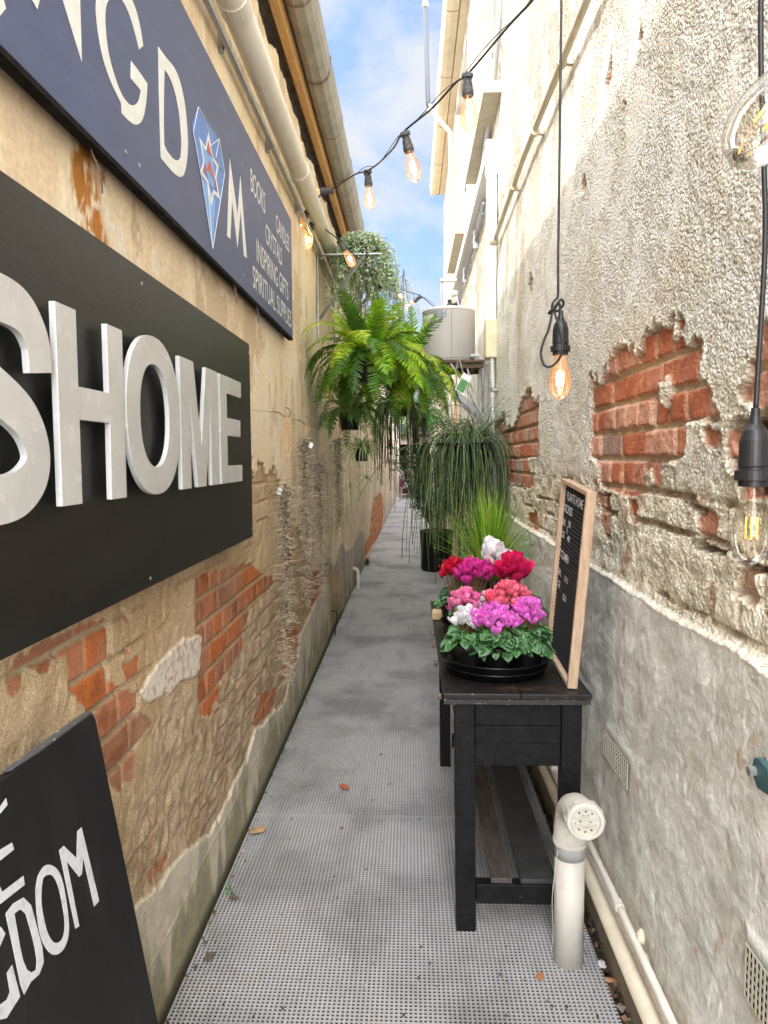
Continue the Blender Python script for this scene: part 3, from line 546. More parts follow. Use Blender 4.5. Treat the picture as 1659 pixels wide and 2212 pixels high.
def text_mb(body, P0, U, V, w, h, x=None, bold=0, depth=.0008):
    """lettering from the built-in font, fitted to w x h, laid at P0 along unit vectors U, V"""
    cu = bpy.data.curves.new('t', 'FONT'); cu.body = body; cu.extrude = 0; cu.offset = bold; cu.resolution_u = 3
    ob = bpy.data.objects.new('t', cu); COL.objects.link(ob); dg = bpy.context.evaluated_depsgraph_get(); me = bpy.data.meshes.new_from_object(ob.evaluated_get(dg))
    vs = [v.co.copy() for v in me.vertices]; fs = [tuple(p.vertices) for p in me.polygons]
    bpy.data.objects.remove(ob); bpy.data.curves.remove(cu)
    xa = min(v.x for v in vs); xb = max(v.x for v in vs); ya = min(v.y for v in vs); yb = max(v.y for v in vs)
    P0 = Vector(P0); U = Vector(U); V = Vector(V); Nn = U.cross(V)
    out = MB(); out.add([P0 + U*((v.x-xa)/(xb-xa)*w) + V*((v.y-ya)/(yb-ya)*h) + Nn*depth for v in vs], fs)
    bpy.data.meshes.remove(me); return out
def rnd_poly(q, it=2, lim=38, N=None):
    q = [Vector(p) for p in q]; hard = []
    n = len(q); hard = [math.degrees((q[i]-q[i-1]).angle(q[(i+1) % n]-q[i])) > lim for i in range(n)]
    for _ in range(it):
        o, h = [], []
        for i in range(len(q)):
            a, b_, c_ = q[i-1], q[i], q[(i+1) % len(q)]
            if hard[i]: o.append(b_); h.append(True)
            else: o += [b_.lerp(a, .25), b_.lerp(c_, .25)]; h += [False, False]
        q, hard = o, h
    if N:
        P_ = q + q[:1]; L_ = [0]
        for i in range(1, len(P_)): L_.append(L_[-1]+(P_[i]-P_[i-1]).length)
        o = []
        for k in range(N):
            d = L_[-1]*k/N; i = max(j for j in range(len(L_)-1) if L_[j] <= d); o.append(P_[i].lerp(P_[i+1], (d-L_[i])/max(1e-9, L_[i+1]-L_[i])))
        q = o
    return [(p.x, p.y) for p in q]
BLUE['G'] = rnd_poly(BLUE['G']); BLUE['DO'] = rnd_poly(BLUE['DO'], 2, 38, 90); BLUE['DI'] = rnd_poly(BLUE['DI'], 2, 38, 90)
sg = thing('shop_sign', 'long navy blue signboard with white capitals and a blue crystal star, high on the left', 'sign', (-.64, 2.4, 2.13))
mb = MB(); mb.prism([(.55, 2.135), (3.885, 2.140), (3.885, 2.755), (.55, 2.755)], onL(-.642), .014); obj('board', mb, M_NAVY, sg)
mb = MB(); mb.prism([(.55, 2.122), (3.886, 2.127), (3.886, 2.1395), (.55, 2.1345)], onL(-.652), .0245); obj('edge_strip', mb, M_NAVYE, sg)
xs = -.6275
for k in ('N1', 'N2', 'G', 'M', 'K'):
    q = BLUE[k]
    if k == 'N1': q = [(1.06, 2.54), (1.12, 2.54), (1.165, 2.42), (1.262, 2.30), (1.249, 2.256), (1.12, 2.30)]
    if k == 'N2': q = [(1.165, 2.54), (1.24, 2.54), (1.414, 2.258), (1.37, 2.54), (1.42, 2.54), (1.425, 2.256), (1.405, 2.25)]
    if k == 'K': q = [(.93, 2.54), (1.0, 2.54), (1.06, 2.25), (1.15, 2.199), (1.12, 2.168), (.96, 2.17)]
    if k in ('N1', 'N2', 'K'):
        q = {'N1': [(1.10, 2.54), (1.16, 2.54), (1.215, 2.36), (1.262, 2.285), (1.249, 2.256), (1.226, 2.264), (1.16, 2.34)], 'N2': [(1.20, 2.53), (1.334, 2.339), (1.414, 2.258), (1.416, 2.389), (1.425, 2.54), (1.36, 2.54), (1.355, 2.45), (1.25, 2.54)], 'K': BLUE['K']}[k]
    mb = MB(); mb.prism(q, onL(xs), .0008); obj('letter', mb, M_WPNT, sg)
mb = MB(); mb.prism(BLUE['DO'], onL(xs), .0008, holes=BLUE['DI']); obj('letter', mb, M_WPNT, sg)
gm = MB(); gm.prism(BLUE['gem'], onL(xs), .0008); gm = obj('crystal_emblem', gm, mk('emblem blue', (.085, .20, .56), .5, col2=(.10, .24, .62), scale=20), sg)
mb = MB(); mb.prism(BLUE['gemlow'], onL(xs+.0004), .0008)
mb.prism([(2.268, 2.443), (2.335, 2.449), (2.363, 2.399), (2.34, 2.355), (2.283, 2.36), (2.249, 2.405)], onL(xs+.0015), .0008); mb.prism([(2.217, 2.443), (2.268, 2.443), (2.249, 2.405)], onL(xs+.0015), .0008)
obj('light_facet', mb, mk('emblem light blue', (.16, .38, .78), .5), gm)
mb = MB(); st_ = BLUE['star']; si = BLUE['starin']; mb.prism(st_, onL(xs+.0010), .0006, holes=si)
for a, b_ in (((2.191, 2.54), (2.133, 2.443)), ((2.191, 2.54), (2.298, 2.514)), ((2.30, 2.47), (2.425, 2.547)), ((2.34, 2.457), (2.489, 2.462)), ((2.272, 2.349), (2.315, 2.164)), ((2.425, 2.547), (2.379, 2.47)), ((2.489, 2.462), (2.315, 2.164)), ((2.133, 2.443), (2.208, 2.342)), ((2.208, 2.342), (2.315, 2.164)), ((2.425, 2.547), (2.489, 2.462)), ((2.191, 2.54), (2.425, 2.547))):
    mb.tube([(xs+.002, *a), (xs+.002, *b_)], .0011, 4)
obj('star_outline', mb, M_WPNT, gm)
mb = MB()
for k in ('r1', 'r2', 'r3', 'r4'): mb.prism(BLUE[k], onL(xs+.0024), .0005)
obj('red_facet', mb, mk('emblem red', (.50, .09, .07), .5), gm)
for k, body, q in (('BOOKS', 'BOOKS', (2.90, 2.553, .285, .09)), ('CANDLES', 'CANDLES', (3.435, 2.562, .375, .083)), ('CRYSTALS', 'CRYSTALS', (3.182, 2.436, .40, .086)), ('IG', 'INSPIRING GIFTS', (2.99, 2.305, .765, .092)), ('SS', 'SPIRITUAL SUPPLIES', (2.908, 2.182, .932, .088))):
    obj('lettering', text_mb(body, (xs, q[0], q[1]), (0, 1, 0), (0, 0, 1), q[2], q[3], bold=.004), M_WPNT, sg)
screws(sg, -.628, [(1.62, 2.175), (1.70, 2.178), (2.76, 2.60), (2.75, 2.19), (3.80, 2.66), (1.5, 2.70)])

s2 = thing('letter_sign', 'black board with large raised grey white letters reading S HOME below the navy board', 'sign', (-.63, 2.0, 1.17))
mb = MB(); mb.prism([(.42, 1.192), (2.835, 1.187), (2.836, 1.932), (2.826, 1.945), (.42, 1.945)], onL(-.652), .022); obj('board', mb, M_BLK, s2, bevel=.002)
xl = -.612
def let(q, holes=None):
    a = MB(); a.prism(q, onL(xl), .0115, holes=holes); o1 = obj('letter', a, M_ACR, s2, bevel=.0008)
    n_ = len(q); c_ = MB()
    for (ly, lz) in [q[0], q[n_//2]]: c_.tube([(-.632, ly+.0, lz), (xl+.001, ly, lz)], .0001, 4)
zt, zb = 1.767, 1.418
let([(1.217, zt), (1.293, zt), (1.293, 1.631), (1.425, 1.631), (1.425, zt), (1.501, zt), (1.499, zb), (1.423, zb), (1.426, 1.571), (1.293, 1.571), (1.292, zb), (1.216, zb)])
def ov(cy, cz, ry, rz, n=40, p=2.25):
    return [(cy+ry*math.copysign(abs(math.cos(2*math.pi*k/n))**(2/p), math.cos(2*math.pi*k/n)), cz+rz*math.copysign(abs(math.sin(2*math.pi*k/n))**(2/p), math.sin(2*math.pi*k/n))) for k in range(n)]
let(ov(1.688, 1.600, .177, .185), ov(1.686, 1.600, .096, .120))
let([(1.874, zt), (1.993, zt), (2.055, 1.535), (2.117, zt), (2.239, zt), (2.236, zb), (2.156, zb), (2.157, 1.65), (2.096, zb), (2.014, zb), (1.955, 1.655), (1.952, zb), (1.873, zb)])
let([(2.270, zt), (2.556, zt), (2.552, 1.712), (2.352, 1.712), (2.352, 1.632), (2.537, 1.632), (2.534, 1.574), (2.350, 1.574), (2.350, 1.475), (2.552, 1.475), (2.549, zb), (2.265, zb)])
def stroke(cl, w):     # thick even stroke along a centre line
    cl = qpath([(0, a, b_) for a, b_ in cl], 8); L_, R_ = [], []
    for i, p in enumerate(cl):
        t_ = (cl[min(i+1, len(cl)-1)]-cl[max(i-1, 0)]).normalized(); nr = Vector((0, -t_.z, t_.y)); L_.append((p.y+nr.y*w/2, p.z+nr.z*w/2)); R_.append((p.y-nr.y*w/2, p.z-nr.z*w/2))
    return L_ + R_[::-1]
def stroke_obj(cl, w):
    q = stroke(cl, w); n_ = len(q)//2; a = MB()
    for h in (0, .0115): a.v += [(xl+h, y_, z_) for y_, z_ in q]
    m_ = 2*n_
    for i in range(n_-1):
        j, k_, l_ = i+1, m_-1-i, m_-2-i
        a.f += [(i, j, l_, k_), (m_+i, m_+k_, m_+l_, m_+j), (i, m_+i, m_+j, j), (k_, l_, m_+l_, m_+k_)]
    a.f += [(0, m_-1, 2*m_-1, m_), (n_-1, m_+n_-1, m_+n_, n_)]
    return a
obj('letter', stroke_obj([(1.163, 1.640), (1.155, 1.690), (1.115, 1.728), (1.045, 1.737), (.965, 1.728), (.915, 1.695), (.915, 1.655), (.96, 1.625), (1.04, 1.598), (1.11, 1.563), (1.142, 1.518), (1.135, 1.478), (1.09, 1.449), (1.03, 1.440), (.96, 1.447), (.905, 1.475), (.888, 1.53)], .072), M_ACR, s2, bevel=.0008, normals=True)
screws(s2, -.631, [(1.70, 1.91), (2.815, 1.91), (2.81, 1.22), (1.70, 1.21), (1.80, 1.50)], .005)

# leaning board: bottom stands on the walkway, top rests on the wall
def onlean(a, b, h): return Vector((-.425-.168*b, a, b)) + Vector((1, 0, .168)).normalized()*h
s3 = thing('leaning_signboard', 'black board with hand painted white capitals leaning at the bottom left corner', 'sign', (-.42, 1.0, 0))
mb = MB(); mb.prism([(.42, .002), (1.302, .002), (1.302, 1.012), (1.290, 1.026), (.42, 1.045)], onlean, -.018); obj('board', mb, mk('chalky black paint', (.009, .0095, .010), .62, spec=.3, col2=(.022, .022, .023), scale=5, p=(.5, .8), bs=60, bst=.4, stretch=(1, 1.5, .5), col3=(.30, .25, .18), s3=90, p3=(.76, .78)), s3, bevel=.003)
M_CHP = mk('hand painted white', (.60, .62, .66), .7, col2=(.42, .43, .46), scale=80, p=(.5, .72))
def rsm(q): return [(p.y, p.z) for p in qpath([(0, *p) for p in q+q[:1]], 4)[:-1]]
for k_ in ('OO', 'OI'): LEAN[k_] = rsm(LEAN[k_])
for k, hk in (('M', None), ('OO', 'OI'), ('DO', 'DI'), ('G1', None), ('G2', None), ('E3', None), ('E2', None), ('E1', None)):
    if k == 'OO':
        cy = (1.006+1.089)/2; mb = MB(); 
    mb = MB(); mb.prism(LEAN[k], lambda a, b, h: onlean(a, b, h+.0008), .0006, holes=LEAN[hk] if hk and len(LEAN[k]) == len(LEAN[hk]) else None); obj('letter', mb, M_CHP, s3)
mb = MB(); mb.prism([(1.02, 1.0335), (1.29, 1.0275), (1.299, 1.018), (1.2, 1.022)], lambda a, b, h: onlean(a, b+.001, h-.017), .016); obj('chipped_edge', mb, mk('worn top edge', (.09, .09, .10), .7, col2=(.55, .50, .42), scale=45, p=(.60, .63)), s3)

# ---------------------------------------------------------------- eave, gutter and pipes on the left
M_GUT = mk('old grey gutter', (.36, .34, .29), .55, .15, col2=(.26, .25, .22), scale=8, bs=30, col3=(.50, .47, .40), s3=120, p3=(.62, .68))
M_PVC = mk('white pvc', (.74, .71, .64), .42, col2=(.66, .62, .53), scale=9, p=(.45, .7), col3=(.30, .22, .13), s3=70, p3=(.74, .77))
M_PVCG = mk('grey pvc', (.44, .44, .43), .5, col2=(.36, .36, .35), scale=10)
M_CREAM = mk('cream painted pipe', (.66, .60, .47), .5, col2=(.56, .49, .36), scale=10, col3=(.40, .30, .18), s3=60, p3=(.72, .76))
ro = thing('eave_roof', 'corrugated roof edge with fascia above the cream wall on the left', 'roof', (-.6, 3, 3.6))
mb = MB()
for i in range(130):
    for (y0, z0) in [(0, 0)]: pass
NN = 340
for i in range(NN+1):
    y = -1.2 + i*10.6/NN; zz = .012*math.sin(i*2*math.pi/6); mb.v += [(-.485, y, 3.825+zz), (-4.6, y, 4.6+zz)]
for i in range(NN): mb.f.append((2*i, 2*i+2, 2*i+3, 2*i+1))
obj('roof_sheet', mb, mk('zinc roof', (.35, .34, .33), .5, .4), ro, smooth=True)
mb = MB(); mb.box((-.70, -1.2, 3.66), (-.650, 9.4, 3.79)); obj('wall_plate', mb, mk('old dark timber', (.10, .07, .05), .9, col2=(.2, .15, .1), scale=12), ro)
mb = MB(); 
for a, b_ in ((-1.2, 3.93), (3.935, 6.2), (6.205, 9.4)): mb.box((-.648, a, 3.60), (-.607, b_, 3.70))
obj('fascia_batten', mb, mk('new pine batten', (.62, .36, .13), .6, col2=(.48, .26, .09), scale=14, stretch=(6, .8, 6), bs=60), ro)
gu = thing('roof_gutter', 'weathered grey half round gutter along the left eave with lapped joints', 'gutter', (-.5, 3, 3.7))
mb = MB(); prof = [(-.602, 3.815), (-.603, 3.715), (-.590, 3.680), (-.555, 3.660), (-.505, 3.664), (-.475, 3.69), (-.462, 3.73), (-.456, 3.80), (-.463, 3.806)]
def extr(mb, prof, ya, yb, s=1.0):
    cx = sum(p[0] for p in prof)/len(prof); cz = sum(p[1] for p in prof)/len(prof)
    q = [(cx+(p[0]-cx)*s, cz+(p[1]-cz)*s) for p in prof]; b0 = len(mb.v)
    mb.v += [(a, ya, c_) for a, c_ in q] + [(a, yb, c_) for a, c_ in q]; n_ = len(q)
    mb.f += [(b0+i, b0+i+1, b0+n_+i+1, b0+n_+i) for i in range(n_-1)]
for i in range(-2, 14): extr(mb, prof, i*.72, (i+1)*.72-.002, 1.0 if i % 2 else 1.035)
obj('channel', mb, M_GUT, gu, smooth=False)
for i in range(-1, 14):
    mb = MB(); extr(mb, prof, i*.72-.012, i*.72+.010, 1.06); obj('joint_strap', mb, mk('gutter strap', (.22, .20, .17), .7, .2, col2=(.35, .16, .08), scale=9) if i == -1 else bpy.data.materials['gutter strap'], gu)
dp = thing('drain_pipe', 'thick white plastic pipe running level under the left eave', 'pipe', (-.59, 3, 3.05))
mb = MB(); mb.tube([(-.595, -1, 3.045), (-.598, 4, 3.05), (-.60, 9.3, 3.06)], .052, 24); obj('pipe_run', mb, M_PVC, dp, smooth=True)
for y in (1.05, 2.55, 4.02, 5.75, 7.5):
    mb = MB(); mb.tube([(-.596, y-.045, 3.047), (-.597, y+.045, 3.048)], .0565, 24); obj('socket', mb, M_PVC, dp, smooth=False, bevel=.002)
cd = thing('conduit', 'thin grey metal conduit clipped to the cream wall below the white pipe', 'pipe', (-.645, 3, 2.95))
mb = MB(); mb.tube([(-.640, -1, 2.93), (-.640, 4.6, 2.955), (-.640, 9.3, 2.965)], .0125, 12); obj('tube', mb, M_ZN, cd, smooth=True)
for y in (1.9, 2.62, 3.45, 4.3, 5.3, 6.5):
    mb = MB(); mb.box((-.672, y-.01, 2.925), (-.655, y+.01, 2.985)); mb.tube([(-.640, y-.01, 2.948), (-.640, y+.01, 2.948)], .0155, 12); obj('saddle_clip', mb, M_ZN, cd)
bk_ = thing('shelf_bracket', 'galvanised wall bracket with diagonal brace behind the fern', 'bracket', (-.66, 5.25, 2.37))
mb = MB(); mb.box((-.664, 5.235, 2.36), (-.655, 5.275, 2.965)); obj('upright', mb, M_ZN, bk_)
mb = MB(); mb.box((-.655, 5.235, 2.945), (-.20, 5.275, 2.953)); obj('arm', mb, M_ZN, bk_)
mb = MB(); mb.tube([(-.652, 5.255, 2.50), (-.33, 5.255, 2.943)], .012, 4); obj('brace', mb, M_ZN, bk_)
b2 = copy_tree(bk_); b2.location = (-.66, 6.35, 2.37); tag(b2, 'galvanised wall bracket partly hidden behind the silver trailing plant', 'bracket')
for b__ in (bk_, b2): b__['group'] = 'wall brackets for hanging plants'

# hairy loops of wire stuck under the boards
M_WIRE = mk('rusty wire', (.16, .11, .08), .7)
for k, (y, z) in enumerate([(1.47, 2.10), (2.62, 2.12), (3.0, 2.12)]):
    mb = MB(); mb.tube(qpath([(-.640, y, z+.02), (-.628, y+.01, z-.02), (-.632, y+.03, z-.055), (-.640, y+.045, z-.02), (-.645, y+.05, z+.01)]), .0016, 5)
    tag(obj('wire_hook', mb, M_WIRE), ['bent wire left below the left end of the navy board', 'bent wire hanging below the middle of the navy board', 'small bent wire under the navy board left of its far end'][k], 'wire')

# floor fittings along the left wall
e1 = thing('pipe_stub', 'short white plastic pipe with elbow out of the left wall at its foot', 'pipe', (-.6, 7.5, 0))
mb = MB(); mb.tube(qpath([(-.68, 8.05, .245), (-.622, 8.03, .245), (-.598, 8.02, .225), (-.592, 8.02, .18), (-.592, 8.02, .0)], 5), .017, 12); obj('pipe', mb, M_PVC, e1, smooth=True)
mb = MB(); mb.tube([(-.592, 8.02, .12), (-.592, 8.02, .165)], .021, 12); obj('collar', mb, M_PVC, e1)
mb = MB(); mb.tube(qpath([(-.67, 5.95, .205), (-.636, 5.95, .21), (-.622, 5.96, .18), (-.632, 5.94, .09), (-.640, 5.95, .0)], 6), .0055, 8)
tag(obj('black_hose', mb, mk('black hose', (.015, .015, .015), .5), smooth=True), 'thin black hose end bent out of the left wall foot', 'hose')
dw = thing('downpipe', 'white downpipe at the far end of the left wall', 'pipe', (-.44, 24.7, 0))
mb = MB(); mb.tube([(-.445, 24.7, .10), (-.445, 24.7, 2.6)], .062, 14); obj('pipe', mb, M_PVC, dw, smooth=True)
mb = MB(); mb.tube(qpath([(-.445, 24.7, .12), (-.445, 24.68, .05), (-.445, 24.55, .01)], 4), .066, 12); obj('shoe', mb, M_PVCG, dw, smooth=True)
mb = MB(); mb.tube([(-.445, 24.7, .95), (-.445, 24.7, 1.02)], .07, 14); obj('collar', mb, M_PVC, dw)

# ---------------------------------------------------------------- right wall services
eg = thing('eave_gutter', 'cream gutter with brown stained underside at the top of the roughcast wall', 'gutter', (.5, 8, 6.4))
M_EG = mk('cream gutter', (.70, .60, .42), .55, col2=(.60, .50, .34), scale=5, col3=(.30, .17, .08), s3=26, p3=(.64, .68))
prof2 = [(.565, 6.60), (.562, 6.47), (.545, 6.445), (.47, 6.438), (.415, 6.452), (.388, 6.50), (.378, 6.60), (.390, 6.61)]
mb = MB()
for i in range(9): extr(mb, prof2, 1.4*i+1.4, 1.4*i+2.797, 1.0 if i % 2 else 1.02)
obj('channel', mb, M_EG, eg)
mb = MB(); mb.box((.565, 1.3, 6.45), (.585, 14.0, 6.66)); mb.box((.585, 1.3, 6.452), (.66, 14.0, 6.462)); obj('fascia_board', mb, M_EG, eg)
M_STR = mk('gutter rust joint', (.22, .13, .07), .8)
for i in range(10):
    mb = MB(); extr(mb, prof2, 1.4*i+1.39, 1.4*i+1.402, 1.045); obj('joint_strap', mb, M_STR, eg)
mb = MB(); mb.add([(.37, 13.995, 6.61), (.40, 13.995, 6.44), (.585, 13.995, 6.44), (.585, 13.995, 6.66)], [(0, 1, 2, 3)]); obj('end_cap', mb, M_EG, eg)
mb = MB(); mb.add([(.40, 1.3, 6.615), (.40, 14.0, 6.615), (5, 14.0, 8.3), (5, 1.3, 8.3)], [(0, 1, 2, 3)]); obj('roof_sheet', mb, bpy.data.materials['zinc roof'], eg)

vp = thing('vent_pipe', 'grey vent pipe bending round the right gutter and rising into the sky', 'pipe', (.57, 10.6, 1.0))
mb = MB(); mb.tube(qpath([(.585, 10.6, 1.2), (.585, 10.6, 4.0), (.585, 10.6, 6.0)], 4)+qpath([(.575, 10.6, 6.1), (.42, 10.6, 6.28), (.30, 10.6, 6.42)], 4), .032, 14); obj('lower_pipe', mb, M_CREAM, vp, smooth=True)
mb = MB(); mb.tube([(.28, 10.6, 6.44), (.262, 10.6, 6.52), (.225, 10.6, 7.80)], .034, 14); obj('upper_pipe', mb, mk('dull grey pipe', (.06, .065, .075), .7), vp, smooth=True)
mb = MB(); mb.tube([(.225, 10.6, 7.80), (.2235, 10.6, 7.86)], .042, 14); mb.tube([(.2235, 10.6, 7.86), (.223, 10.6, 7.90)], .030, 10); obj('vent_cap', mb, mk('vent white', (.7, .7, .7), .5), vp)
for P_ in ((.585, 10.6, 6.04), (.29, 10.6, 6.43)):
    mb = MB(); mb.tube([Vector(P_)+Vector((0, 0, -.05)), Vector(P_)+Vector((0, 0, .05))], .039, 12); obj('elbow_collar', mb, M_CREAM, vp)

# windows of the upper storey
for k, (a, b_) in enumerate(((5.35, 6.95), (8.55, 10.25))):
    w = thing('upper_window', ['first upper window with projecting sill above the white trunking', 'second upper window, farther along, with projecting sill beside the vent pipe'][k], 'window', (.72, (a+b_)/2, 4.1), 'windows high in the roughcast wall')
    mb = MB(); mb.box((.52, a-.06, 4.06), (.70, b_+.06, 4.145)); obj('sill', mb, mk('sill paint', (.50, .45, .34), .7, col2=(.40, .35, .25), scale=8) if k == 0 else bpy.data.materials['sill paint'], w, bevel=.006)
    mb = MB()
    for lo, hi in (((.74, a+.02, 4.17), (.775, a+.08, 6.17)), ((.74, b_-.08, 4.17), (.775, b_-.02, 6.17)), ((.74, a+.082, 4.17), (.775, b_-.082, 4.23)), ((.74, a+.082, 6.11), (.775, b_-.082, 6.17)), ((.745, a+.082, 5.13), (.772, b_-.082, 5.18))): mb.box(lo, hi)
    obj('frame', mb, M_CREAM, w)
    mb = MB(); mb.box((.764, a+.08, 4.23), (.768, b_-.08, 6.11)); obj('pane', mb, mk('dark glass', (.03, .035, .04), .08) if k == 0 else bpy.data.materials['dark glass'], w)

M_TRK = mk('white trunking', (.84, .82, .80), .35, col2=(.78, .75, .71), scale=6, stretch=(1, 1, .3))
tk = thing('cable_trunking', 'upright white plastic trunking ending in a cream box on the roughcast wall', 'conduit', (.60, 5.5, 1.3))
mb = MB(); mb.box((.565, 5.435, 2.50), (.635, 5.505, 3.62)); mb.box((.558, 5.425, 3.56), (.645, 5.515, 3.80)); mb.box((.5642, 5.468, 2.51), (.5655, 5.4715, 3.55)); obj('trunk', mb, M_TRK, tk, bevel=.014)
mb = MB(); mb.box((.558, 5.40, 2.23), (.648, 5.53, 2.515)); obj('junction_box', mb, mk('cream box', (.68, .58, .38), .5, col2=(.58, .48, .3), scale=12), tk, bevel=.014)
fl = []
for i in range(60): fl.append((.606+.004*math.sin(i*.11), 5.43-.0031*i, 2.24-i*.0118))
mb = MB(); mb.tube(fl, [.0125 if i % 2 else .0155 for i in range(60)], 10); obj('flexible_conduit', mb, mk('flex grey', (.50, .50, .46), .6), tk)
mb = MB(); mb.tube([(.608, 5.245, 1.56), (.608, 5.23, 1.50), (.608, 5.09, .95), (.608, 5.0, .40)], .0135, 10); obj('grey_conduit', mb, M_PVCG, tk, smooth=True)
for z in (1.98, 1.545, 1.26):
    yc = 5.43-.26*(2.24-z); mb = MB(); mb.tube([(.608, yc, z), (.608, yc, z+.03)], .019, 10); mb.box((.602, yc-.03, z+.004), (.642, yc+.035, z+.018)); obj('clip', mb, M_ZN, tk)
t2 = thing('wall_trunking', 'wide white trunking running level along the roughcast wall toward the water heater', 'conduit', (.60, 7, 3.7))
mb = MB(); mb.box((.553, 5.52, 3.66), (.635, 9.95, 3.755)); mb.box((.5522, 5.53, 3.70), (.5535, 9.94, 3.705)); obj('trunk', mb, M_TRK, t2, bevel=.008)
t3 = thing('galvanised_pipe', 'thin galvanised pipe below the wide white trunking', 'pipe', (.61, 7, 3.5))
mb = MB(); mb.tube([(.615, 6.1, 3.58), (.615, 9.9, 3.52)], .016, 10); mb.tube([(.612, 6.2, 3.53), (.612, 9.9, 3.46)], .011, 10); obj('tube', mb, M_ZN, t3, smooth=True)
for y in (6.9, 8.2, 9.3):
    mb = MB(); mb.box((.59, y-.015, 3.44), (.64, y+.015, 3.60)); obj('saddle_clip', mb, M_ZN, t3)
M_GP = mk('grey riser', (.50, .50, .50), .45, col2=(.42, .42, .42), scale=6)
for k, off in enumerate((0, .10, .17)):
    mb = MB(); pts = [(.612, 5.02+off, 6.4), (.612, 5.06+off, 5.2), (.612, 5.14+off, 4.60), (.612, 5.42+off, 4.26), (.612, 5.95+off, 4.02), (.612, 6.45+off, 3.84), (.612, 6.75+off, 3.76)]
    if k == 1: pts = [(.610, 5.32, 4.42)] + pts[3:]
    if k == 2: continue
    mb.tube(qpath(pts, 6), (.019, .014, .014)[k], 12); tag(obj('grey_riser_pipe', mb, M_GP, smooth=True), ['grey pipe rising from the white trunking to the right eave', 'shorter capped grey pipe beside the tall grey riser'][k], 'pipe', 'grey pipes above the trunking')
dc = thing('cream_conduit', 'cream conduit with couplings running level across the roughcast wall to the white trunking', 'pipe', (.615, 4, 3.08))
mb = MB(); mb.tube([(.604, .6, 3.03), (.604, 2.6, 3.05), (.606, 4.0, 3.09), (.612, 5.30, 3.06)], .0155, 12); obj('tube', mb, M_CREAM, dc, smooth=True)
for y in (1.2, 2.02, 3.0, 3.62, 4.35):
    mb = MB(); mb.tube([(.605, y-.012, 3.055+.008*(y-2.4)), (.605, y+.012, 3.055+.008*(y-2.4))], .0205, 12); mb.box((.603, y-.010, 3.05), (.648, y+.010, 3.09)); obj('coupling', mb, M_CREAM, dc)
mb = MB(); mb.lathe([(.0001, .03), (.038, .03), (.040, .0), (.036, -.03), (.0001, -.03)], Matrix.Translation((.605, 5.32, 3.055)) @ Matrix.Rotation(rad(90), 4, 'Y'), 18); obj('round_box', mb, M_CREAM, dc, smooth=False)

# pipes along the foot of the right wall
lp = thing('waste_pipe', 'thick cream pipe running along the foot of the right wall', 'pipe', (.57, 2, .15))
mb = MB(); mb.tube([(.577, .5, .135), (.580, 3.0, .145), (.585, 9.0, .15)], .0215, 14); obj('tube', mb, M_CREAM, lp, smooth=True)
for y in (1.45, 2.6): 
    mb = MB(); mb.tube([(.578, y-.03, .14), (.578, y+.03, .14)], .025, 14); obj('collar', mb, M_CREAM, lp)
lp = thing('water_pipe', 'thin white pipe with joints above the thick cream pipe on the right wall', 'pipe', (.59, 2, .22))
mb = MB(); mb.tube([(.592, .5, .205), (.592, 2.0, .222), (.594, 3.0, .205), (.596, 9.0, .21)], .0105, 12); obj('tube', mb, M_PVC, lp, smooth=True)
for y in (1.98, 1.52, 2.9): 
    mb = MB(); mb.tube([(.592, y-.014, .221), (.592, y+.014, .221)], .0145, 12); obj('collar', mb, M_PVC, lp)
for k, (y, z) in enumerate(((1.83, .232), (1.795, .19))):
    mb = MB(); bmm = bmesh.new(); bmesh.ops.create_icosphere(bmm, subdivisions=2, radius=1)
    mb.add([(.606+v.co.x*.012, y+v.co.y*.017*(1+.3*math.sin(v.co.z*7)), z+v.co.z*.020*(1+.25*math.cos(v.co.y*6))) for v in bmm.verts], [tuple(v.index for v in f.verts) for f in bmm.faces]); bmm.free()
    tag(obj('render_lump', mb, mk('render lump', (.62, .56, .42), .9, bs=120) if k == 0 else bpy.data.materials['render lump'], smooth=True), ['upper lump of cream render stuck above the thin white pipe', 'lower lump of cream render stuck above the thin white pipe'][k], 'render lump')

# PVC vent standing on the walkway
pv = thing('vent_stack', 'white plastic vent pipe with a slotted round cap standing beside the black table', 'pipe', (.455, 2.05, 0))
M_VP = mk('vent stack pvc', (.62, .59, .52), .45, col2=(.50, .46, .38), scale=7, p=(.45, .75), col3=(.34, .29, .21), s3=34, p3=(.66, .74), bs=40, bst=.1)
R0 = .0435; cx, cy = .468, 2.055
mb = MB(); mb.lathe([(R0, -.02), (R0, .385)], Matrix.Translation((cx, cy, 0)), 40); mb.lathe([(R0-.004, .385), (R0-.004, .41)], Matrix.Translation((cx, cy, 0)), 40)
obj('upright_pipe', mb, M_VP, pv, smooth=True)
mb = MB(); mb.lathe([(R0+.0006, .325), (R0+.0008, .367), (R0, .368)], Matrix.Translation((cx, cy, 0)), 40); obj('grey_band', mb, M_PVCG, pv, smooth=True)
mb = MB(); arc = [(cx, cy, .368), (cx, cy, .405)] + [(cx+.006*(1-math.cos(a)), cy-.085*(1-math.cos(a)), .425+.072*math.sin(a)) for a in [rad(d) for d in (5, 20, 35, 50, 65, 80, 90)]] + [(cx+.012, cy-.115, .497)]
rr = [R0+.004]*2 + [R0+.002]*7 + [R0+.003]; mb.tube(arc, rr, 36, cap=False); obj('elbow', mb, M_VP, pv, smooth=True)
mb = MB(); mb.lathe([(R0+.0065, 0), (R0+.0065, .012)], Matrix.Translation((cx, cy, .366)), 36)
obj('elbow_rim', mb, M_VP, pv)
CM = Matrix.Translation((cx+.013, cy-.115, .497)) @ Matrix.Rotation(rad(90), 4, 'X') @ Matrix.Rotation(rad(-4), 4, 'Y')
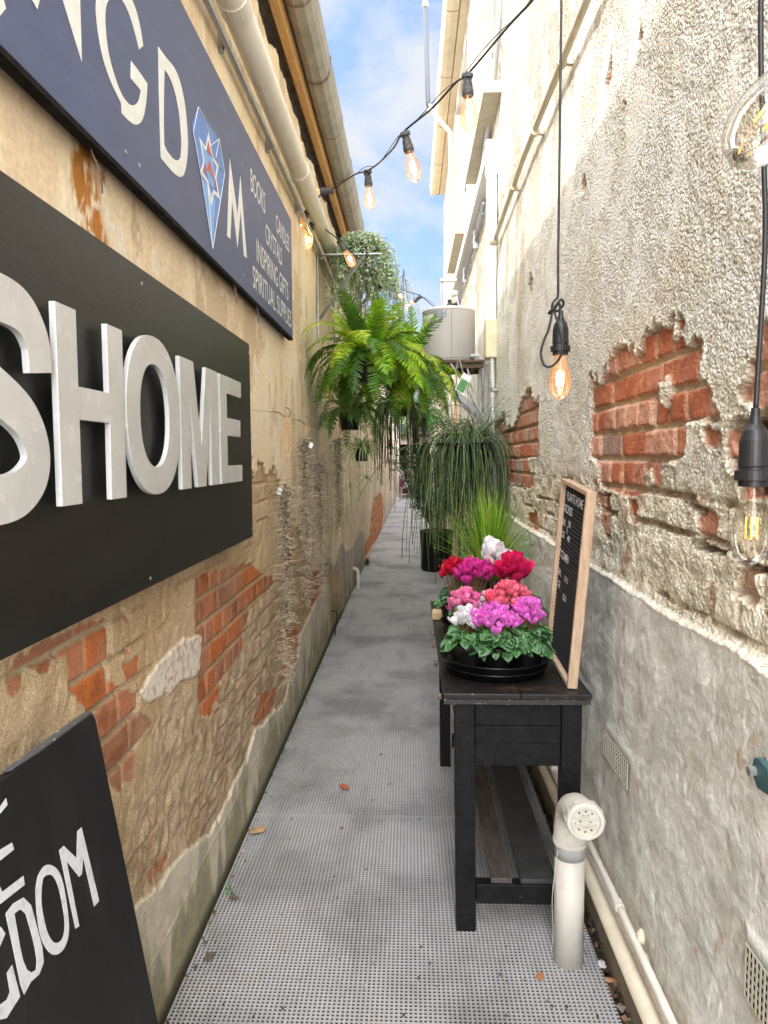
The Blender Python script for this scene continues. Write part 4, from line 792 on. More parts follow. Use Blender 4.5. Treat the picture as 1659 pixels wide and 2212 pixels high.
mb = MB(); mb.lathe([(R0+.004, -.015), (R0+.009, -.010), (R0+.009, .018), (R0+.006, .024), (R0-.003, .024), (R0-.005, .016), (.0001, .016)], CM, 40); cap = obj('vent_cap', mb, M_VP, pv, smooth=False, bevel=.001)
mb = MB()
for zz in (-.010, .010): mb.box((-R0+.006, zz-.0014, .016), (R0-.006, zz+.0014, .0205), CM)
mb.box((-.012, -.0175, .016), (-.0095, .0175, .020), CM); mb.box((.0095, -.0175, .016), (.012, .0175, .020), CM); mb.box((-.012, .0155, .016), (.012, .018, .020), CM); mb.box((-.012, -.018, .016), (.012, -.0155, .020), CM)
obj('cap_ribs', mb, M_VP, cap)
mb = MB()
for i in range(10):
    a = i*2*math.pi/10+.3; mb.lathe([(.0001, .0166), (.0028, .0166)], CM @ Matrix.Translation((math.cos(a)*.029, math.sin(a)*.029, .0)), 8)
for i in range(6):
    a = i*2*math.pi/6; mb.lathe([(.0001, .0166), (.0024, .0166)], CM @ Matrix.Translation((math.cos(a)*.014, math.sin(a)*.020, .0)), 8)
obj('vent_holes', mb, M_DK, cap)
mb = MB()
for i in range(12):
    a = i*2*math.pi/12; mb.box((R0+.007, -.0025, -.012), (R0+.0115, .0025, .012), CM @ Matrix.Rotation(a, 4, 'Z'))
obj('grip_lugs', mb, M_VP, cap)
mb = MB(); mb.tube(qpath([(.425, 2.02, .36), (.413, 2.0, .30), (.405, 1.99, .22), (.409, 1.99, .13), (.404, 1.985, .08)], 5), .0035, 5, flat=.3); tag(obj('tape_strip', mb, M_PVC), 'torn white tape hanging on the left side of the vent pipe', 'tape')

# air bricks
def airbrick(y0, y1, z0, z1, lab, x=.618):
    a = thing('wall_vent', lab, 'vent', (x, (y0+y1)/2, z0), 'metal wall vents low in the grey cement')
    f = MB(); c_, r_ = 13, 6
    for i in range(c_+1):
        y = y0+(y1-y0)*i/c_; f.box((x-.001, y-.0020, z0), (x+.0015, y+.0020, z1))
    for j in range(r_+1):
        z = z0+(z1-z0)*j/r_; f.box((x-.0006, y0-.0015, z-.0018), (x+.0014, y1+.0015, z+.0018))
    obj('grille', f, mk('vent metal', (.56, .53, .42), .5, .2) if 'vent metal' not in bpy.data.materials else bpy.data.materials['vent metal'], a)
    f = MB(); f.box((x+.0018, y0, z0), (x+.003, y1, z1)); obj('backing', f, mk('vent void', (.004, .004, .004), 1, spec=0) if 'vent void' not in bpy.data.materials else bpy.data.materials['vent void'], a)
airbrick(2.015, 2.262, .547, .625, 'pale metal vent grille in the grey cement just beyond the vent pipe')
airbrick(1.10, 1.285, .50, .60, 'pale metal vent grille at the lower right corner of the photo')
tl = thing('tap_bracket', 'dark teal metal bracket with a bolt on the grey cement at the right edge', 'bracket', (.60, 1.24, .94))
mb = MB(); mb.prism([(1.256, .955), (1.250, .970), (1.235, .976), (1.20, .970), (1.18, .95), (1.20, .925), (1.235, .920), (1.252, .935)], lambda a, b, h: (.617-h, a, b), .014); obj('plate', mb, mk('teal paint', (.03, .09, .10), .5, col2=(.05, .12, .13), scale=60), tl, bevel=.003)
mb = MB(); mb.lathe([(.009, 0), (.009, .012), (.0001, .012)], Matrix.Translation((.603, 1.243, .948)) @ Matrix.Rotation(rad(-90), 4, 'Y'), 6); obj('bolt', mb, M_ZN, tl)

# ---------------------------------------------------------------- black table
M_TBL = mk('black painted wood', (.004, .004, .0044), .55, spec=.18, col2=(.011, .011, .012), scale=14, bs=70, bst=.45, bd=.0012, stretch=(3, .5, 3), col3=(.34, .27, .21), s3=48, p3=(.69, .71))
M_TOP = mk('worn table top', (.012, .010, .009), .42, spec=.35, col2=(.075, .042, .028), scale=9, p=(.54, .66), bs=60, bst=.5, bd=.0015, col3=(.36, .33, .30), s3=55, p3=(.66, .70))
TB = thing('plant_table', 'narrow black painted wooden table with worn top and low shelf carrying the cyclamens', 'table', (.34, 2.9, 0))
tx0, tx1, ty0, ty1 = .100, .552, 2.235, 3.66
mb = MB(); mb.box((tx0, ty0, .735), (tx0+.235, ty1, .752)); mb.box((tx0+.2365, ty0+.001, .7345), (tx1, ty1, .7515)); obj('tabletop', mb, M_TOP, TB, bevel=.003)
mb = MB(); mb.box((tx0+.002, ty0+.001, .720), (tx1-.004, ty0+.02, .7345)); obj('top_edge', mb, mk('chipped edge', (.02, .02, .02), .5, col2=(.35, .32, .27), scale=60, p=(.62, .66), stretch=(1, 1, 3)), TB)
for lx, ly in ((.143, 2.255), (.465, 2.255), (.143, 3.47), (.465, 3.47)):
    mb = MB(); w = .062 if ly < 3 else .05
    b0 = len(mb.v); mb.box((lx, ly, -.0005), (lx+w, ly+.05, .7195)); mb.v = [(x_-(.008*(z_/.72) if lx < .3 else 0), y_, z_) for x_, y_, z_ in mb.v]
    obj('leg', mb, M_TBL, TB, bevel=.003)
mb = MB(); mb.box((.2005, 2.268, .645), (.4645, 2.286, .7195)); mb.box((.2005, 2.2665, .590), (.4645, 2.2845, .6435)); mb.box((.2005, 2.269, .520), (.4645, 2.288, .5885)); obj('end_apron', mb, M_TBL, TB, bevel=.0015)
mb = MB(); mb.box((.148, 2.306, .60), (.166, 3.469, .7195)); mb.box((.503, 2.306, .60), (.520, 3.469, .7195)); obj('side_apron', mb, M_TBL, TB)
mb = MB(); mb.box((.2055, 2.258, .088), (.4645, 2.298, .150)); obj('stretcher', mb, M_TBL, TB, bevel=.003)
mb = MB(); mb.box((.2005, 3.475, .088), (.4645, 3.51, .150)); obj('stretcher', mb, M_TBL, TB, bevel=.003)
M_SHF = mk('worn shelf slat', (.035, .030, .027), .6, col2=(.10, .08, .07), scale=10, stretch=(5, .8, 1), col3=(.34, .18, .10), s3=22, p3=(.66, .69), bs=60)
for a, b_ in ((.252, .318),):
    mb = MB(); mb.box((a, 2.262, .1515), (b_, 3.51, .168)); obj('shelf_slat', mb, M_SHF, TB, bevel=.002)
mb = MB(); mb.box((.345, 2.262, .1515), (.458, 3.51, .166)); obj('shelf_slat', mb, mk('grey shelf slat', (.022, .022, .024), .5, col2=(.05, .05, .05), scale=12), TB, bevel=.002)
for y, z in ((2.30, .722), (2.62, .735), (2.86, .738), (3.05, .738)):
    mb = MB(); mb.lathe([(.0001, 0), (.010, .002), (.012, .008), (.008, .014), (.0001, .015)], Matrix.Translation((tx0-.001, y, z)) @ Matrix.Rotation(rad(-90), 4, 'Y'), 10); obj('carriage_bolt', mb, mk('old bolt', (.09, .075, .06), .6, .4, col2=(.25, .2, .15), scale=80) if 'old bolt' not in bpy.data.materials else bpy.data.materials['old bolt'], TB, smooth=True)

for ch in TB.children:                       # the table stands 0.776 m high
    for v in ch.data.vertices: v.co.z *= 1.0333
TB.location.y -= .08
# ---------------------------------------------------------------- letter board
M_OAK = mk('oak frame', (.56, .40, .27), .6, col2=(.42, .28, .18), scale=5, p=(.42, .62), stretch=(14, 14, 1.2), bs=60, bst=.2)
M_FELT = mk('black felt', (.012, .012, .013), .95)
LBt = thing('letter_board', 'narrow black felt letter board in an oak frame leaning on the right wall', 'sign', (.52, 2.42, .7525))
bw, bh, bd = .345, .618, .030
tilt = math.atan2(.088, .65)
# local axes: u along +y->-y (left to right as read), v up the board, n toward the lane
Vb = Vector((.038, -.055, .635)).normalized(); Ub = Vector((.018, -1, 0)); Ub = (Ub - Vb*Ub.dot(Vb)).normalized(); Nb = Ub.cross(Vb).normalized()*1
if Nb.x > 0: Nb = -Nb
O_ = Vector((.527, 2.283, .7535)) - Ub*bw
BM = Matrix(((Ub.x, Vb.x, Nb.x, O_.x), (Ub.y, Vb.y, Nb.y, O_.y), (Ub.z, Vb.z, Nb.z, O_.z), (0, 0, 0, 1)))
fw = .0135
for nm, lo, hi in (('side_rail', (0, 0, 0), (fw, bh, bd)), ('side_rail', (bw-fw, 0, 0), (bw, bh, bd)), ('top_rail', (fw+.0003, bh-fw, 0), (bw-fw-.0003, bh-.0004, bd-.0005)), ('bottom_rail', (fw+.0003, .0004, 0), (bw-fw-.0003, fw, bd-.0005))):
    mb = MB(); mb.box(lo, hi, BM); obj(nm, mb, M_OAK, LBt, bevel=.0012, normals=True)
mb = MB(); nr = 88
for i in range(nr+1):
    v = fw + (bh-2*fw)*i/nr; h = .012 + (.0035 if i % 2 else 0)
    mb.v += [BM @ Vector((fw+.0002, v, h)), BM @ Vector((bw-fw-.0002, v, h))]
mb.v = [tuple(v) for v in mb.v]; mb.f = [(2*i, 2*i+1, 2*i+3, 2*i+2) for i in range(nr)]
obj('felt_panel', mb, M_FELT, LBt)
M_LET = mk('white plastic letter', (.80, .80, .86), .4)
def lb(body, u, v, w, h): obj('lettering', text_mb(body, BM @ Vector((u, v, .0165)), Ub, Vb, w, h, bold=.012, depth=.0008 if Ub.cross(Vb).dot(Nb) > 0 else -.0008), M_LET, LBt)
H1 = .030
lb('PLANTS HOME', .055, .552, .215, H1); lb('ORCHIDS', .020, .508, .125, H1*.95)
lb('SML', .025, .462, .045, .024); lb('30', .105, .468, .036, .022); lb('5', .092, .444, .014, .022); lb('LGE', .022, .420, .045, .024); lb('40', .110, .420, .036, .022)
lb('CYCLAMEN', .020, .350, .135, H1*.95); lb('SML', .028, .288, .045, .024); lb('$15', .125, .284, .046, .024); lb('LGE', .028, .246, .045, .024); lb('$20', .125, .222, .046, .024)

# ---------------------------------------------------------------- pots and saucers
M_POT = mk('black plastic pot', (.004, .004, .0045), .3, spec=.35, col2=(.008, .008, .008), scale=20)
M_SOILP = bpy.data.materials['soil']
def saucer(lab, cx, cy, z, r, h=.055):
    t_ = thing('plant_tray', lab, 'tray', (cx, cy, z)); m_ = MB()
    m_.lathe([(.0001, .004), (r*.80, .004), (r*.86, 0), (r*.87, 0), (r*.97, h*.9), (r, h*.93), (r*1.005, h), (r*.985, h+.001), (r*.955, h*.92), (r*.85, .010), (.0001, .008)], Matrix.Translation((cx, cy, z)), 56); obj('dish', m_, M_POT, t_, smooth=True)
    m_ = MB(); m_.lathe([(r*.93, h*.42), (r*.945, h*.45), (r*.945, h*.50), (r*.93, h*.53)], Matrix.Translation((cx, cy, z)), 56); obj('rib', m_, M_POT, t_, smooth=True); return t_
saucer('wide black plastic tray at the front end of the table under five cyclamens', .298, 2.50, .7525, .190)
saucer('black plastic tray farther back on the table under the red and magenta cyclamens', .335, 3.06, .7525, .20, .04)
m, t, b = newmat('cyclamen leaf'); M_CLF = m
a = t.nodes.new('ShaderNodeAttribute'); a.attribute_name = 'Col'; sp = t.nodes.new('ShaderNodeSeparateColor'); t.links.new(a.outputs['Color'], sp.inputs[0])
wv = nz(t, 230, 3, .6); ad = t.nodes.new('ShaderNodeMath'); ad.operation = 'MULTIPLY_ADD'; ad.inputs[1].default_value = .55; t.links.new(wv.outputs['Fac'], ad.inputs[0]); t.links.new(sp.outputs[0], ad.inputs[2])
r = ramp(t, ad.outputs[0], .58, .63, (0, 0, 0), (.85, .85, .85)); e = r.color_ramp.elements.new(.74); e.color = (.85, .85, .85, 1); e2 = r.color_ramp.elements.new(.80); e2.color = (0, 0, 0, 1)
r2 = ramp(t, sp.outputs[1], .0, 1., (.014, .065, .016), (.045, .14, .03))
c = mixc(t, r.outputs[0], r2.outputs[0], (.13, .25, .12)); t.links.new(c, b.inputs['Base Color']); b.inputs['Roughness'].default_value = .42
M_STEM = mk('cyclamen stem', (.24, .09, .05), .5, col2=(.16, .12, .04), scale=60)
def petal2(n, c1_, c2_):
    m, t, b = newmat(n); b.inputs['Roughness'].default_value = .6; g = nz(t, 60, 3, .6); c = mixc(t, ramp(t, g.outputs['Fac'], .35, .7).outputs[0], c1_, c2_)
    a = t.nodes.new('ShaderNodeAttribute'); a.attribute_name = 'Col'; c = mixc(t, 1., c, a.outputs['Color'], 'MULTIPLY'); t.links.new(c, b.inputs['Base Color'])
    tr = t.nodes.new('ShaderNodeBsdfTranslucent'); ms = t.nodes.new('ShaderNodeMixShader'); ms.inputs[0].default_value = .25; t.links.new(c, tr.inputs[0]); t.links.new(b.outputs[0], ms.inputs[1]); t.links.new(tr.outputs[0], ms.inputs[2]); t.links.new(ms.outputs[0], t.nodes['Material Output'].inputs[0])
    return m
def petal_mat(n, c1_, c2_=None):
    return petal2(n, c1_, c2_ or tuple(x*.75 for x in c1_))
PM = {'white': petal2('white petal', (.88, .87, .88), (.80, .78, .80)), 'lilac': petal_mat('lilac petal', (.90, .26, .76), (.80, .13, .62)), 'coral': petal_mat('coral petal', (.95, .22, .30), (.90, .12, .22)),
      'pink': petal_mat('pink petal', (.78, .10, .36), (.88, .38, .55)), 'red': petal_mat('red petal', (.72, .010, .05), (.55, .006, .03)), 'magenta': petal_mat('magenta petal', (.78, .05, .38), (.62, .02, .26)), 'crimson': petal_mat('crimson petal', (.74, .012, .13), (.58, .006, .08)), 'rose': petal_mat('rose petal', (.82, .20, .28))}
def leaf(mb, P, U_, V_, N_, s, rnd):
    """cupped heart-shaped leaf, petiole at P, tip along V"""
    nu, nv = 7, 8
    b0 = len(mb.v); wav = rnd.uniform(0, 6); g = rnd.random()
    for j in range(nv):
        v = j/(nv-1); hw = (.62*math.sin(math.pi*min(1, (v*.93+.07))**.62))*(1-v*.12)
        for i in range(nu):
            u = (i/(nu-1)-.5)*2
            x_ = u*hw; y_ = v - .16*(1-abs(1-2*abs(abs(u)-.5)))*(1-v)**3 + (-.14*abs(u)**1.5 if j == 0 else 0)
            h = .16*u*u*hw + .05*math.sin(wav+u*5+v*4) - .38*(v**1.8)*.5 - .05*math.sin(8*abs(u)+wav)*abs(u)
            p = P + s*(U_*x_ + V_*y_ + N_*h); mb.v.append(tuple(p))
            rr_ = max(abs(u), abs(2*v-1)**1.2); mb.c.append((rr_*.62+.05, g, 0))
    mb.f += [(b0+j*nu+i, b0+j*nu+i+1, b0+(j+1)*nu+i+1, b0+(j+1)*nu+i) for j in range(nv-1) for i in range(nu-1)]
def flower(mb, P, s, rnd, wide=1.0):
    """five reflexed petals sweeping up from a small throat"""
    az0 = rnd.uniform(0, 6.28); lean = Vector((rnd.uniform(-.25, .25), rnd.uniform(-.4, .1), 1)).normalized()
    q = lean.to_track_quat('Z', 'Y')
    for k in range(5):
        az = az0 + k*2*math.pi/5 + rnd.uniform(-.2, .2); op = rnd.uniform(.12, .50)*wide; tw = rnd.uniform(-.5, .5); cb = rnd.uniform(.78, 1.18)
        L_ = s*rnd.uniform(.85, 1.1); b0 = len(mb.v); nu, nv = 5, 7
        for j in range(nv):
            v = j/(nv-1); w_ = (.08 + .34*math.sin(math.pi*min(1, v*.88+.02))**.9)*L_*wide
            rad_ = L_*(.10+op*v+.12*math.sin(v*3)); zz_ = L_*(-.10+1.05*v - .25*v**4)
            for i in range(nu):
                u = (i/(nu-1)-.5)*2; a2 = tw*v
                off = Vector((rad_ + .10*L_*(1-u*u)*(.4-v), u*w_*.62, zz_ + .04*L_*math.sin(u*4+az0+k) - abs(u)*.07*L_*v))
                off = Matrix.Rotation(a2, 3, 'Z') @ off
                off = Matrix.Rotation(az, 3, 'Z') @ off
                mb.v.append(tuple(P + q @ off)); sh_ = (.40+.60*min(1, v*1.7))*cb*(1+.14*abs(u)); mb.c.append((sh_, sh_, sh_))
        mb.f += [(b0+j*nu+i, b0+j*nu+i+1, b0+(j+1)*nu+i+1, b0+(j+1)*nu+i) for j in range(nv-1) for i in range(nu-1)]
def cyclamen(lab, cx, cy, z0, col, nfl, fh, fr, lr, nl, seed, fs=.030, pr=.06, lh=.10, wide=1.0, foff=(0, 0)):
    rnd = random.Random(seed); t_ = thing('cyclamen', lab, 'potted plant', (cx, cy, z0), 'cyclamens in black pots on the table')
    m_ = MB(); m_.lathe([(pr*.72, 0), (pr*.96, lh*.78), (pr*1.04, lh*.78), (pr*1.04, lh*.92), (pr*.95, lh*.92), (pr*.9, lh*.8), (.0001, lh*.8)], Matrix.Translation((cx, cy, z0)), 28); obj('pot', m_, M_POT, t_, smooth=False, bevel=.001)
    lv = MB(); stm = MB(); fl_ = MB()
    for k in range(nl):
        a = rnd.uniform(0, 6.28); rr_ = lr*math.sqrt(rnd.uniform(.04, 1)); P = Vector((cx+rr_*math.cos(a)*.75, cy+rr_*math.sin(a)*.75, z0+lh+.045*(1-(rr_/lr)**2)+rnd.uniform(-.012, .018)-(.012 if rr_ > lr*.8 else 0)))
        o_ = Vector((math.cos(a+rnd.uniform(-.5, .5)), math.sin(a+rnd.uniform(-.5, .5)), -.1-.55*(rr_/lr)**2+rnd.uniform(-.2, .2))).normalized()
        N_ = Vector((rnd.uniform(-.6, .6), rnd.uniform(-.8, .3), 1)); N_ = (N_-o_*N_.dot(o_)).normalized(); U_ = o_.cross(N_)
        leaf(lv, P, U_, o_, N_, rnd.uniform(.018, .046), rnd)
        if k % 3 == 0: stm.tube(qpath([(cx, cy, z0+lh*.8), ((cx+P.x)/2, (cy+P.y)/2, P.z+.006), tuple(P)], 3), .0011, 4)
    for k in range(nfl):
        a = k*2.39996+seed; rr_ = fr*math.sqrt((k+.4)/nfl)*rnd.uniform(.9, 1.08)
        P = Vector((cx+foff[0]+rr_*math.cos(a), cy+foff[1]+rr_*math.sin(a)*.8, z0+fh-.012+.050*(1-(rr_/fr)**2)+rnd.uniform(-.014, .012)))
        flower(fl_, P, fs*rnd.uniform(.85, 1.12), rnd, wide)
        stm.tube(qpath([(cx+foff[0]*.6+rr_*.25*math.cos(a), cy+rr_*.25*math.sin(a), z0+lh*.85), ((cx+P.x+foff[0])/2+rnd.uniform(-.006, .006), (cy+P.y)/2, z0+(fh+lh)*.5), (P.x, P.y, P.z+.001), (P.x+.003, P.y-.003, P.z-.006)], 4), .0015, 5)
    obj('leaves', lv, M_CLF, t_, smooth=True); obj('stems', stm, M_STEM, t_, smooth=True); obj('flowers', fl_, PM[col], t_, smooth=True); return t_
zt_ = .762
cyclamen('white cyclamen at the left front of the front tray', .205, 2.455, zt_, 'white', 24, .155, .050, .095, 64, 1, .036)
cyclamen('lilac cyclamen at the front centre of the front tray, fullest flower head', .300, 2.425, zt_, 'lilac', 44, .165, .078, .120, 110, 2, .037, foff=(-.012, .01))
cyclamen('lilac cyclamen at the right of the front tray beside the letter board', .405, 2.480, zt_, 'lilac', 32, .172, .056, .100, 80, 3, .037, foff=(-.006, 0))
cyclamen('coral cyclamen behind the lilac ones in the front tray', .350, 2.570, zt_, 'coral', 44, .215, .078, .085, 28, 4, .036, foff=(0, 0))
cyclamen('pink cyclamen with pale petal edges at the left back of the front tray', .198, 2.565, zt_, 'pink', 24, .195, .052, .07, 22, 5, .038)
cyclamen('second white cyclamen, half hidden between the pink and lilac heads', .270, 2.590, zt_, 'white', 10, .180, .032, .055, 14, 6, .026)
cyclamen('magenta cyclamen at the left of the back tray', .275, 3.000, zt_, 'magenta', 28, .225, .070, .135, 110, 7, .054)
cyclamen('red cyclamen at the far left of the back tray', .195, 3.08, zt_, 'red', 22, .222, .060, .10, 32, 8, .047)
cyclamen('tall white cyclamen standing above the others in the back tray', .355, 3.06, zt_, 'white', 8, .275, .045, .09, 28, 9, .075, wide=1.15)
cyclamen('crimson cyclamen with very large petals at the right of the back tray', .455, 2.98, zt_, 'crimson', 14, .230, .048, .130, 110, 10, .080, wide=1.25, foff=(-.03, 0))
cyclamen('rose pink cyclamen hidden behind the magenta one', .268, 3.17, zt_, 'rose', 7, .225, .034, .06, 12, 11, .030)
mb = MB(); mb.prism([(.105, 3.24), (.175, 3.20), (.180, 3.28), (.110, 3.31)], lambda a, b, h: (a, b, .7525+h), .035); tag(obj('sandstone_piece', mb, mk('sandstone', (.55, .42, .24), .9, bs=90), bevel=.004), 'small piece of sandstone on the far left corner of the table', 'stone')
mb = MB(); mb.add([(.118, 2.27, .7535), (.128, 2.268, .7545), (.134, 2.276, .7535), (.124, 2.281, .754)], [(0, 1, 2, 3)]); tag(obj('fallen_petal', mb, PM['rose']), 'fallen pink petal on the near corner of the table', 'petal')

for o in list(COL.objects):                  # everything that stands on the table top
    if o.parent is None and o.name.split('.')[0] in ('plant_tray', 'cyclamen', 'letter_board', 'sandstone_piece', 'fallen_petal'): o.location = o.location + Vector((-.010, -.08, .0252))

# ---------------------------------------------------------------- bulbs and lamps
m, t, b = newmat('bulb glass'); M_GL = m
t.nodes.remove(b); g = t.nodes.new('ShaderNodeBsdfGlossy'); g.inputs['Roughness'].default_value = .03; tr = t.nodes.new('ShaderNodeBsdfTransparent'); tr.inputs[0].default_value = (.97, .95, .91, 1)
fr = t.nodes.new('ShaderNodeFresnel'); fr.inputs[0].default_value = 1.45; fm = t.nodes.new('ShaderNodeMath'); fm.operation = 'MULTIPLY_ADD'; fm.inputs[1].default_value = .6; fm.inputs[2].default_value = .03; t.links.new(fr.outputs[0], fm.inputs[0])
ms = t.nodes.new('ShaderNodeMixShader'); t.links.new(fm.outputs[0], ms.inputs[0]); t.links.new(tr.outputs[0], ms.inputs[1]); t.links.new(g.outputs[0], ms.inputs[2]); t.links.new(ms.outputs[0], t.nodes['Material Output'].inputs[0])
M_GLA = M_GL.copy(); M_GLA.name = 'amber lit glass'
for n_ in M_GLA.node_tree.nodes:
    if n_.type == 'BSDF_TRANSPARENT': n_.inputs[0].default_value = (.97, .90, .80, 1)
em = M_GLA.node_tree.nodes.new('ShaderNodeEmission'); em.inputs[0].default_value = (1, .38, .10, 1); em.inputs[1].default_value = .15; asd = M_GLA.node_tree.nodes.new('ShaderNodeAddShader')
_ms = [n_ for n_ in M_GLA.node_tree.nodes if n_.type == 'MIX_SHADER'][0]
M_GLA.node_tree.links.new(_ms.outputs[0], asd.inputs[0]); M_GLA.node_tree.links.new(em.outputs[0], asd.inputs[1]); M_GLA.node_tree.links.new(asd.outputs[0], M_GLA.node_tree.nodes['Material Output'].inputs[0])
M_RUB = mk('black rubber', (.018, .018, .02), .42, col2=(.05, .05, .05), scale=90, p=(.6, .75))
M_RUBG = mk('dusty rubber', (.05, .05, .055), .6, col2=(.12, .12, .12), scale=70, p=(.5, .7))
M_FON = emit('lit filament', (1, .72, .38), 34.0); M_FOFF = mk('amber filament', (.85, .36, .05), .5); M_FDIM = emit('glowing filament', (1, .42, .06), 2.0)
BULB = [(.0001, .1405), (.002, .140), (.003, .1375), (.010, .1355), (.018, .130), (.0250, .1215), (.0298, .109), (.0318, .096), (.0316, .084), (.0285, .066), (.0235, .046), (.0185, .028), (.0157, .012), (.0150, 0)]
def bulb(parent, M, lit=True, s=1.0, socket='string', fil=None):
    """M places the socket bottom at the origin with the bulb hanging along -Z"""
    Fm = M @ Matrix.Rotation(rad(180), 4, 'X') @ Matrix.Scale(s, 4)
    sk = MB()
    if socket == 'string':
        sk.lathe([(.0001, -.062), (.014, -.062), (.016, -.055), (.016, -.034), (.0185, -.032), (.0195, -.010), (.022, -.008), (.022, .008), (.019, .014), (.0155, .014), (.015, .006), (.0001, .004)], Fm, 20)
        sk.box((-.024, -.010, -.064), (.024, .010, -.048), Fm); sk.box((-.010, -.020, -.066), (.010, .020, -.054), Fm)
    else:
        sk.lathe([(.0001, -.118), (.0065, -.118), (.0075, -.105), (.0105, -.092), (.018, -.082), (.0225, -.066), (.0235, -.030), (.0235, -.024), (.022, -.022), (.022, -.018), (.0285, -.017), (.0285, -.001), (.0225, 0), (.0225, .009), (.0155, .010), (.0001, .004)], Fm, 28)
    o1 = obj('socket', sk, M_RUB if socket != 'string' else M_RUBG, parent, smooth=False)
    gl = MB(); gl.lathe(BULB[::-1], Fm, 28); g_ = obj('glass_bulb', gl, M_GLA if lit else M_GL, parent, smooth=True)
    fi = MB(); rr_ = .0085
    for k in range(4):
        a = k*math.pi/2+.5; fi.tube([Fm @ Vector((math.cos(a)*rr_, math.sin(a)*rr_, .060)), Fm @ Vector((math.cos(a)*rr_, math.sin(a)*rr_, .096))], .0022*s if lit else .0012*s, 6)
    obj('filament', fi, fil or (M_FON if lit else M_FOFF), g_)
    sm_ = MB(); sm_.lathe([(.006, .004), (.0035, .02), (.0022, .05), (.0022, .098), (.0005, .100)], Fm, 8); sm_.lathe([(.0005, .098), (.0035, .102), (.0022, .106), (.0001, .107)], Fm, 8); obj('glass_stem', sm_, M_GL, g_, smooth=True)
def aim(P, d, roll=0):
    """matrix whose -Z points along d"""
    q = (-Vector(d)).normalized().to_track_quat('Z', 'Y'); return Matrix.Translation(P) @ q.to_matrix().to_4x4() @ Matrix.Rotation(roll, 4, 'Z')
ls = thing('light_string', 'black festoon string of lit bulbs slung across the sky from upper right to left wall', 'string lights', (0, 3, 2.5))
# cable anchor points (socket heads) with the hanging direction and height of each bulb
NODES = {'path': [(0.412, 2.15, 2.874), (0.373, 2.3, 2.879), (0.323, 2.45, 2.893), (0.22, 2.8, 2.926), (0.177, 2.85, 2.919), (0.092, 2.95, 2.876), (-0.024, 3.05, 2.829), (-0.072, 3.3, 2.869), (-0.161, 3.7, 2.959), (-0.234, 3.95, 3.023), (-0.308, 4.1, 3.062), (-0.456, 4.35, 3.08), (-0.517, 4.45, 3.107), (-0.563, 4.5, 3.076), (-0.627, 4.55, 3.053), (-0.666, 4.6, 3.085), (-0.642, 4.7, 3.061), (-0.625, 4.75, 3.048), (-0.596, 4.85, 3.035), (-0.477, 5.0, 2.973), (-0.331, 5.5, 2.948), (-0.176, 6.4, 3.024), (-0.043, 6.5, 2.973), (0.097, 6.8, 2.993), (0.215, 6.9, 2.924), (0.269, 6.6, 2.828)], 'bulbs': [((0.216, 2.8, 2.914), (0.005, 0.0, -0.149)), ((-0.018, 3.05, 2.819), (0.033, 0.0, -0.138)), ((-0.224, 3.95, 3.018), (0.011, 0.0, -0.164)), ((-0.456, 4.35, 3.07), (-0.145, 0.0, -0.008)), ((-0.616, 4.55, 3.044), (-0.064, 0.0, -0.102)), ((-0.626, 4.75, 3.039), (-0.028, 0.0, -0.122)), ((-0.477, 5.0, 2.967), (0.072, 0.0, -0.124)), ((-0.163, 6.4, 3.016), (0.084, 0.0, -0.112)), ((0.097, 6.8, 2.985), (-0.13, 0.0, -0.087))]}
cab = []
for p in NODES['path']: cab.append(Vector(p))
mb = MB(); cc = qpath(cab, 8); mb.tube(cc, .0042, 8); obj('cable', mb, M_RUB, ls, smooth=True)
mb = MB(); c2_ = [p + Vector((.0, .004, .012+.012*math.sin(i*.37))) for i, p in enumerate(cc)]; mb.tube(c2_, .0018, 5); obj('support_wire', mb, M_RUBG, ls, smooth=True)
for P_, d_ in NODES['bulbs']:
    Pv = Vector(P_); dv = Vector(d_).normalized(); bulb(ls, aim(Pv + dv*.058, dv, random.uniform(0, 1)), True)
# second, distant string
fs_ = thing('light_string', 'far festoon string of small glowing bulbs under the roof at the end of the lane', 'string lights', (0, 20, 2.9))
mb = MB(); pts = [(-.4, 20, 3.05), (.15, 20, 2.98), (.46, 20, 2.96), (.6, 20, 2.97), (.83, 20, 3.06)]; mb.tube(qpath(pts), .006, 6); obj('cable', mb, M_RUB, fs_)
for x_, z_ in ((.19, 2.93), (.44, 2.92), (.56, 2.91), (.80, 3.02)): bulb(fs_, aim((x_, 20, z_+.03), (0, 0, -1)), True, 1.0)

# knotted pendant
pk = thing('pendant_bulb', 'lit filament bulb hanging on a knotted black cord in front of the roughcast wall', 'hanging lamp', (.47, 2.15, 1.7))
def KP(u, v, Y=2.16):  # picks points on the plane of the pendant
    k_ = Y/2.16; return Vector((.4135+(u-500)*.0000966*1.36, Y, 1.897-(v-650)*.0001325))
A_ = lambda u, v, dy=0: Vector((.436+(u-500)*.000207, 2.15+dy, 1.952-(v-650)*.0002035))
cord = [A_(470, -3900), A_(472, -1500), A_(472, 0), A_(478, 400), A_(474, 590, .0), A_(430, 640, -.008), A_(392, 710, -.006), A_(420, 790, .006), A_(510, 760, .010), A_(560, 690, .004), A_(520, 640, -.008), A_(455, 690, -.014), A_(375, 790, -.012), A_(352, 820, .0), A_(400, 815, .010),
        A_(385, 900, .004), A_(345, 1060), A_(280, 1230), A_(248, 1400), A_(290, 1550, -.004), A_(370, 1585, -.010), A_(450, 1530, -.022), A_(510, 1400, -.030), A_(515, 1250, -.032), A_(480, 1060, -.026), A_(440, 890, -.014), A_(425, 800, -.004), A_(470, 700, .008), A_(508, 690, .006), A_(507, 800, .0), A_(505, 940, .0)]
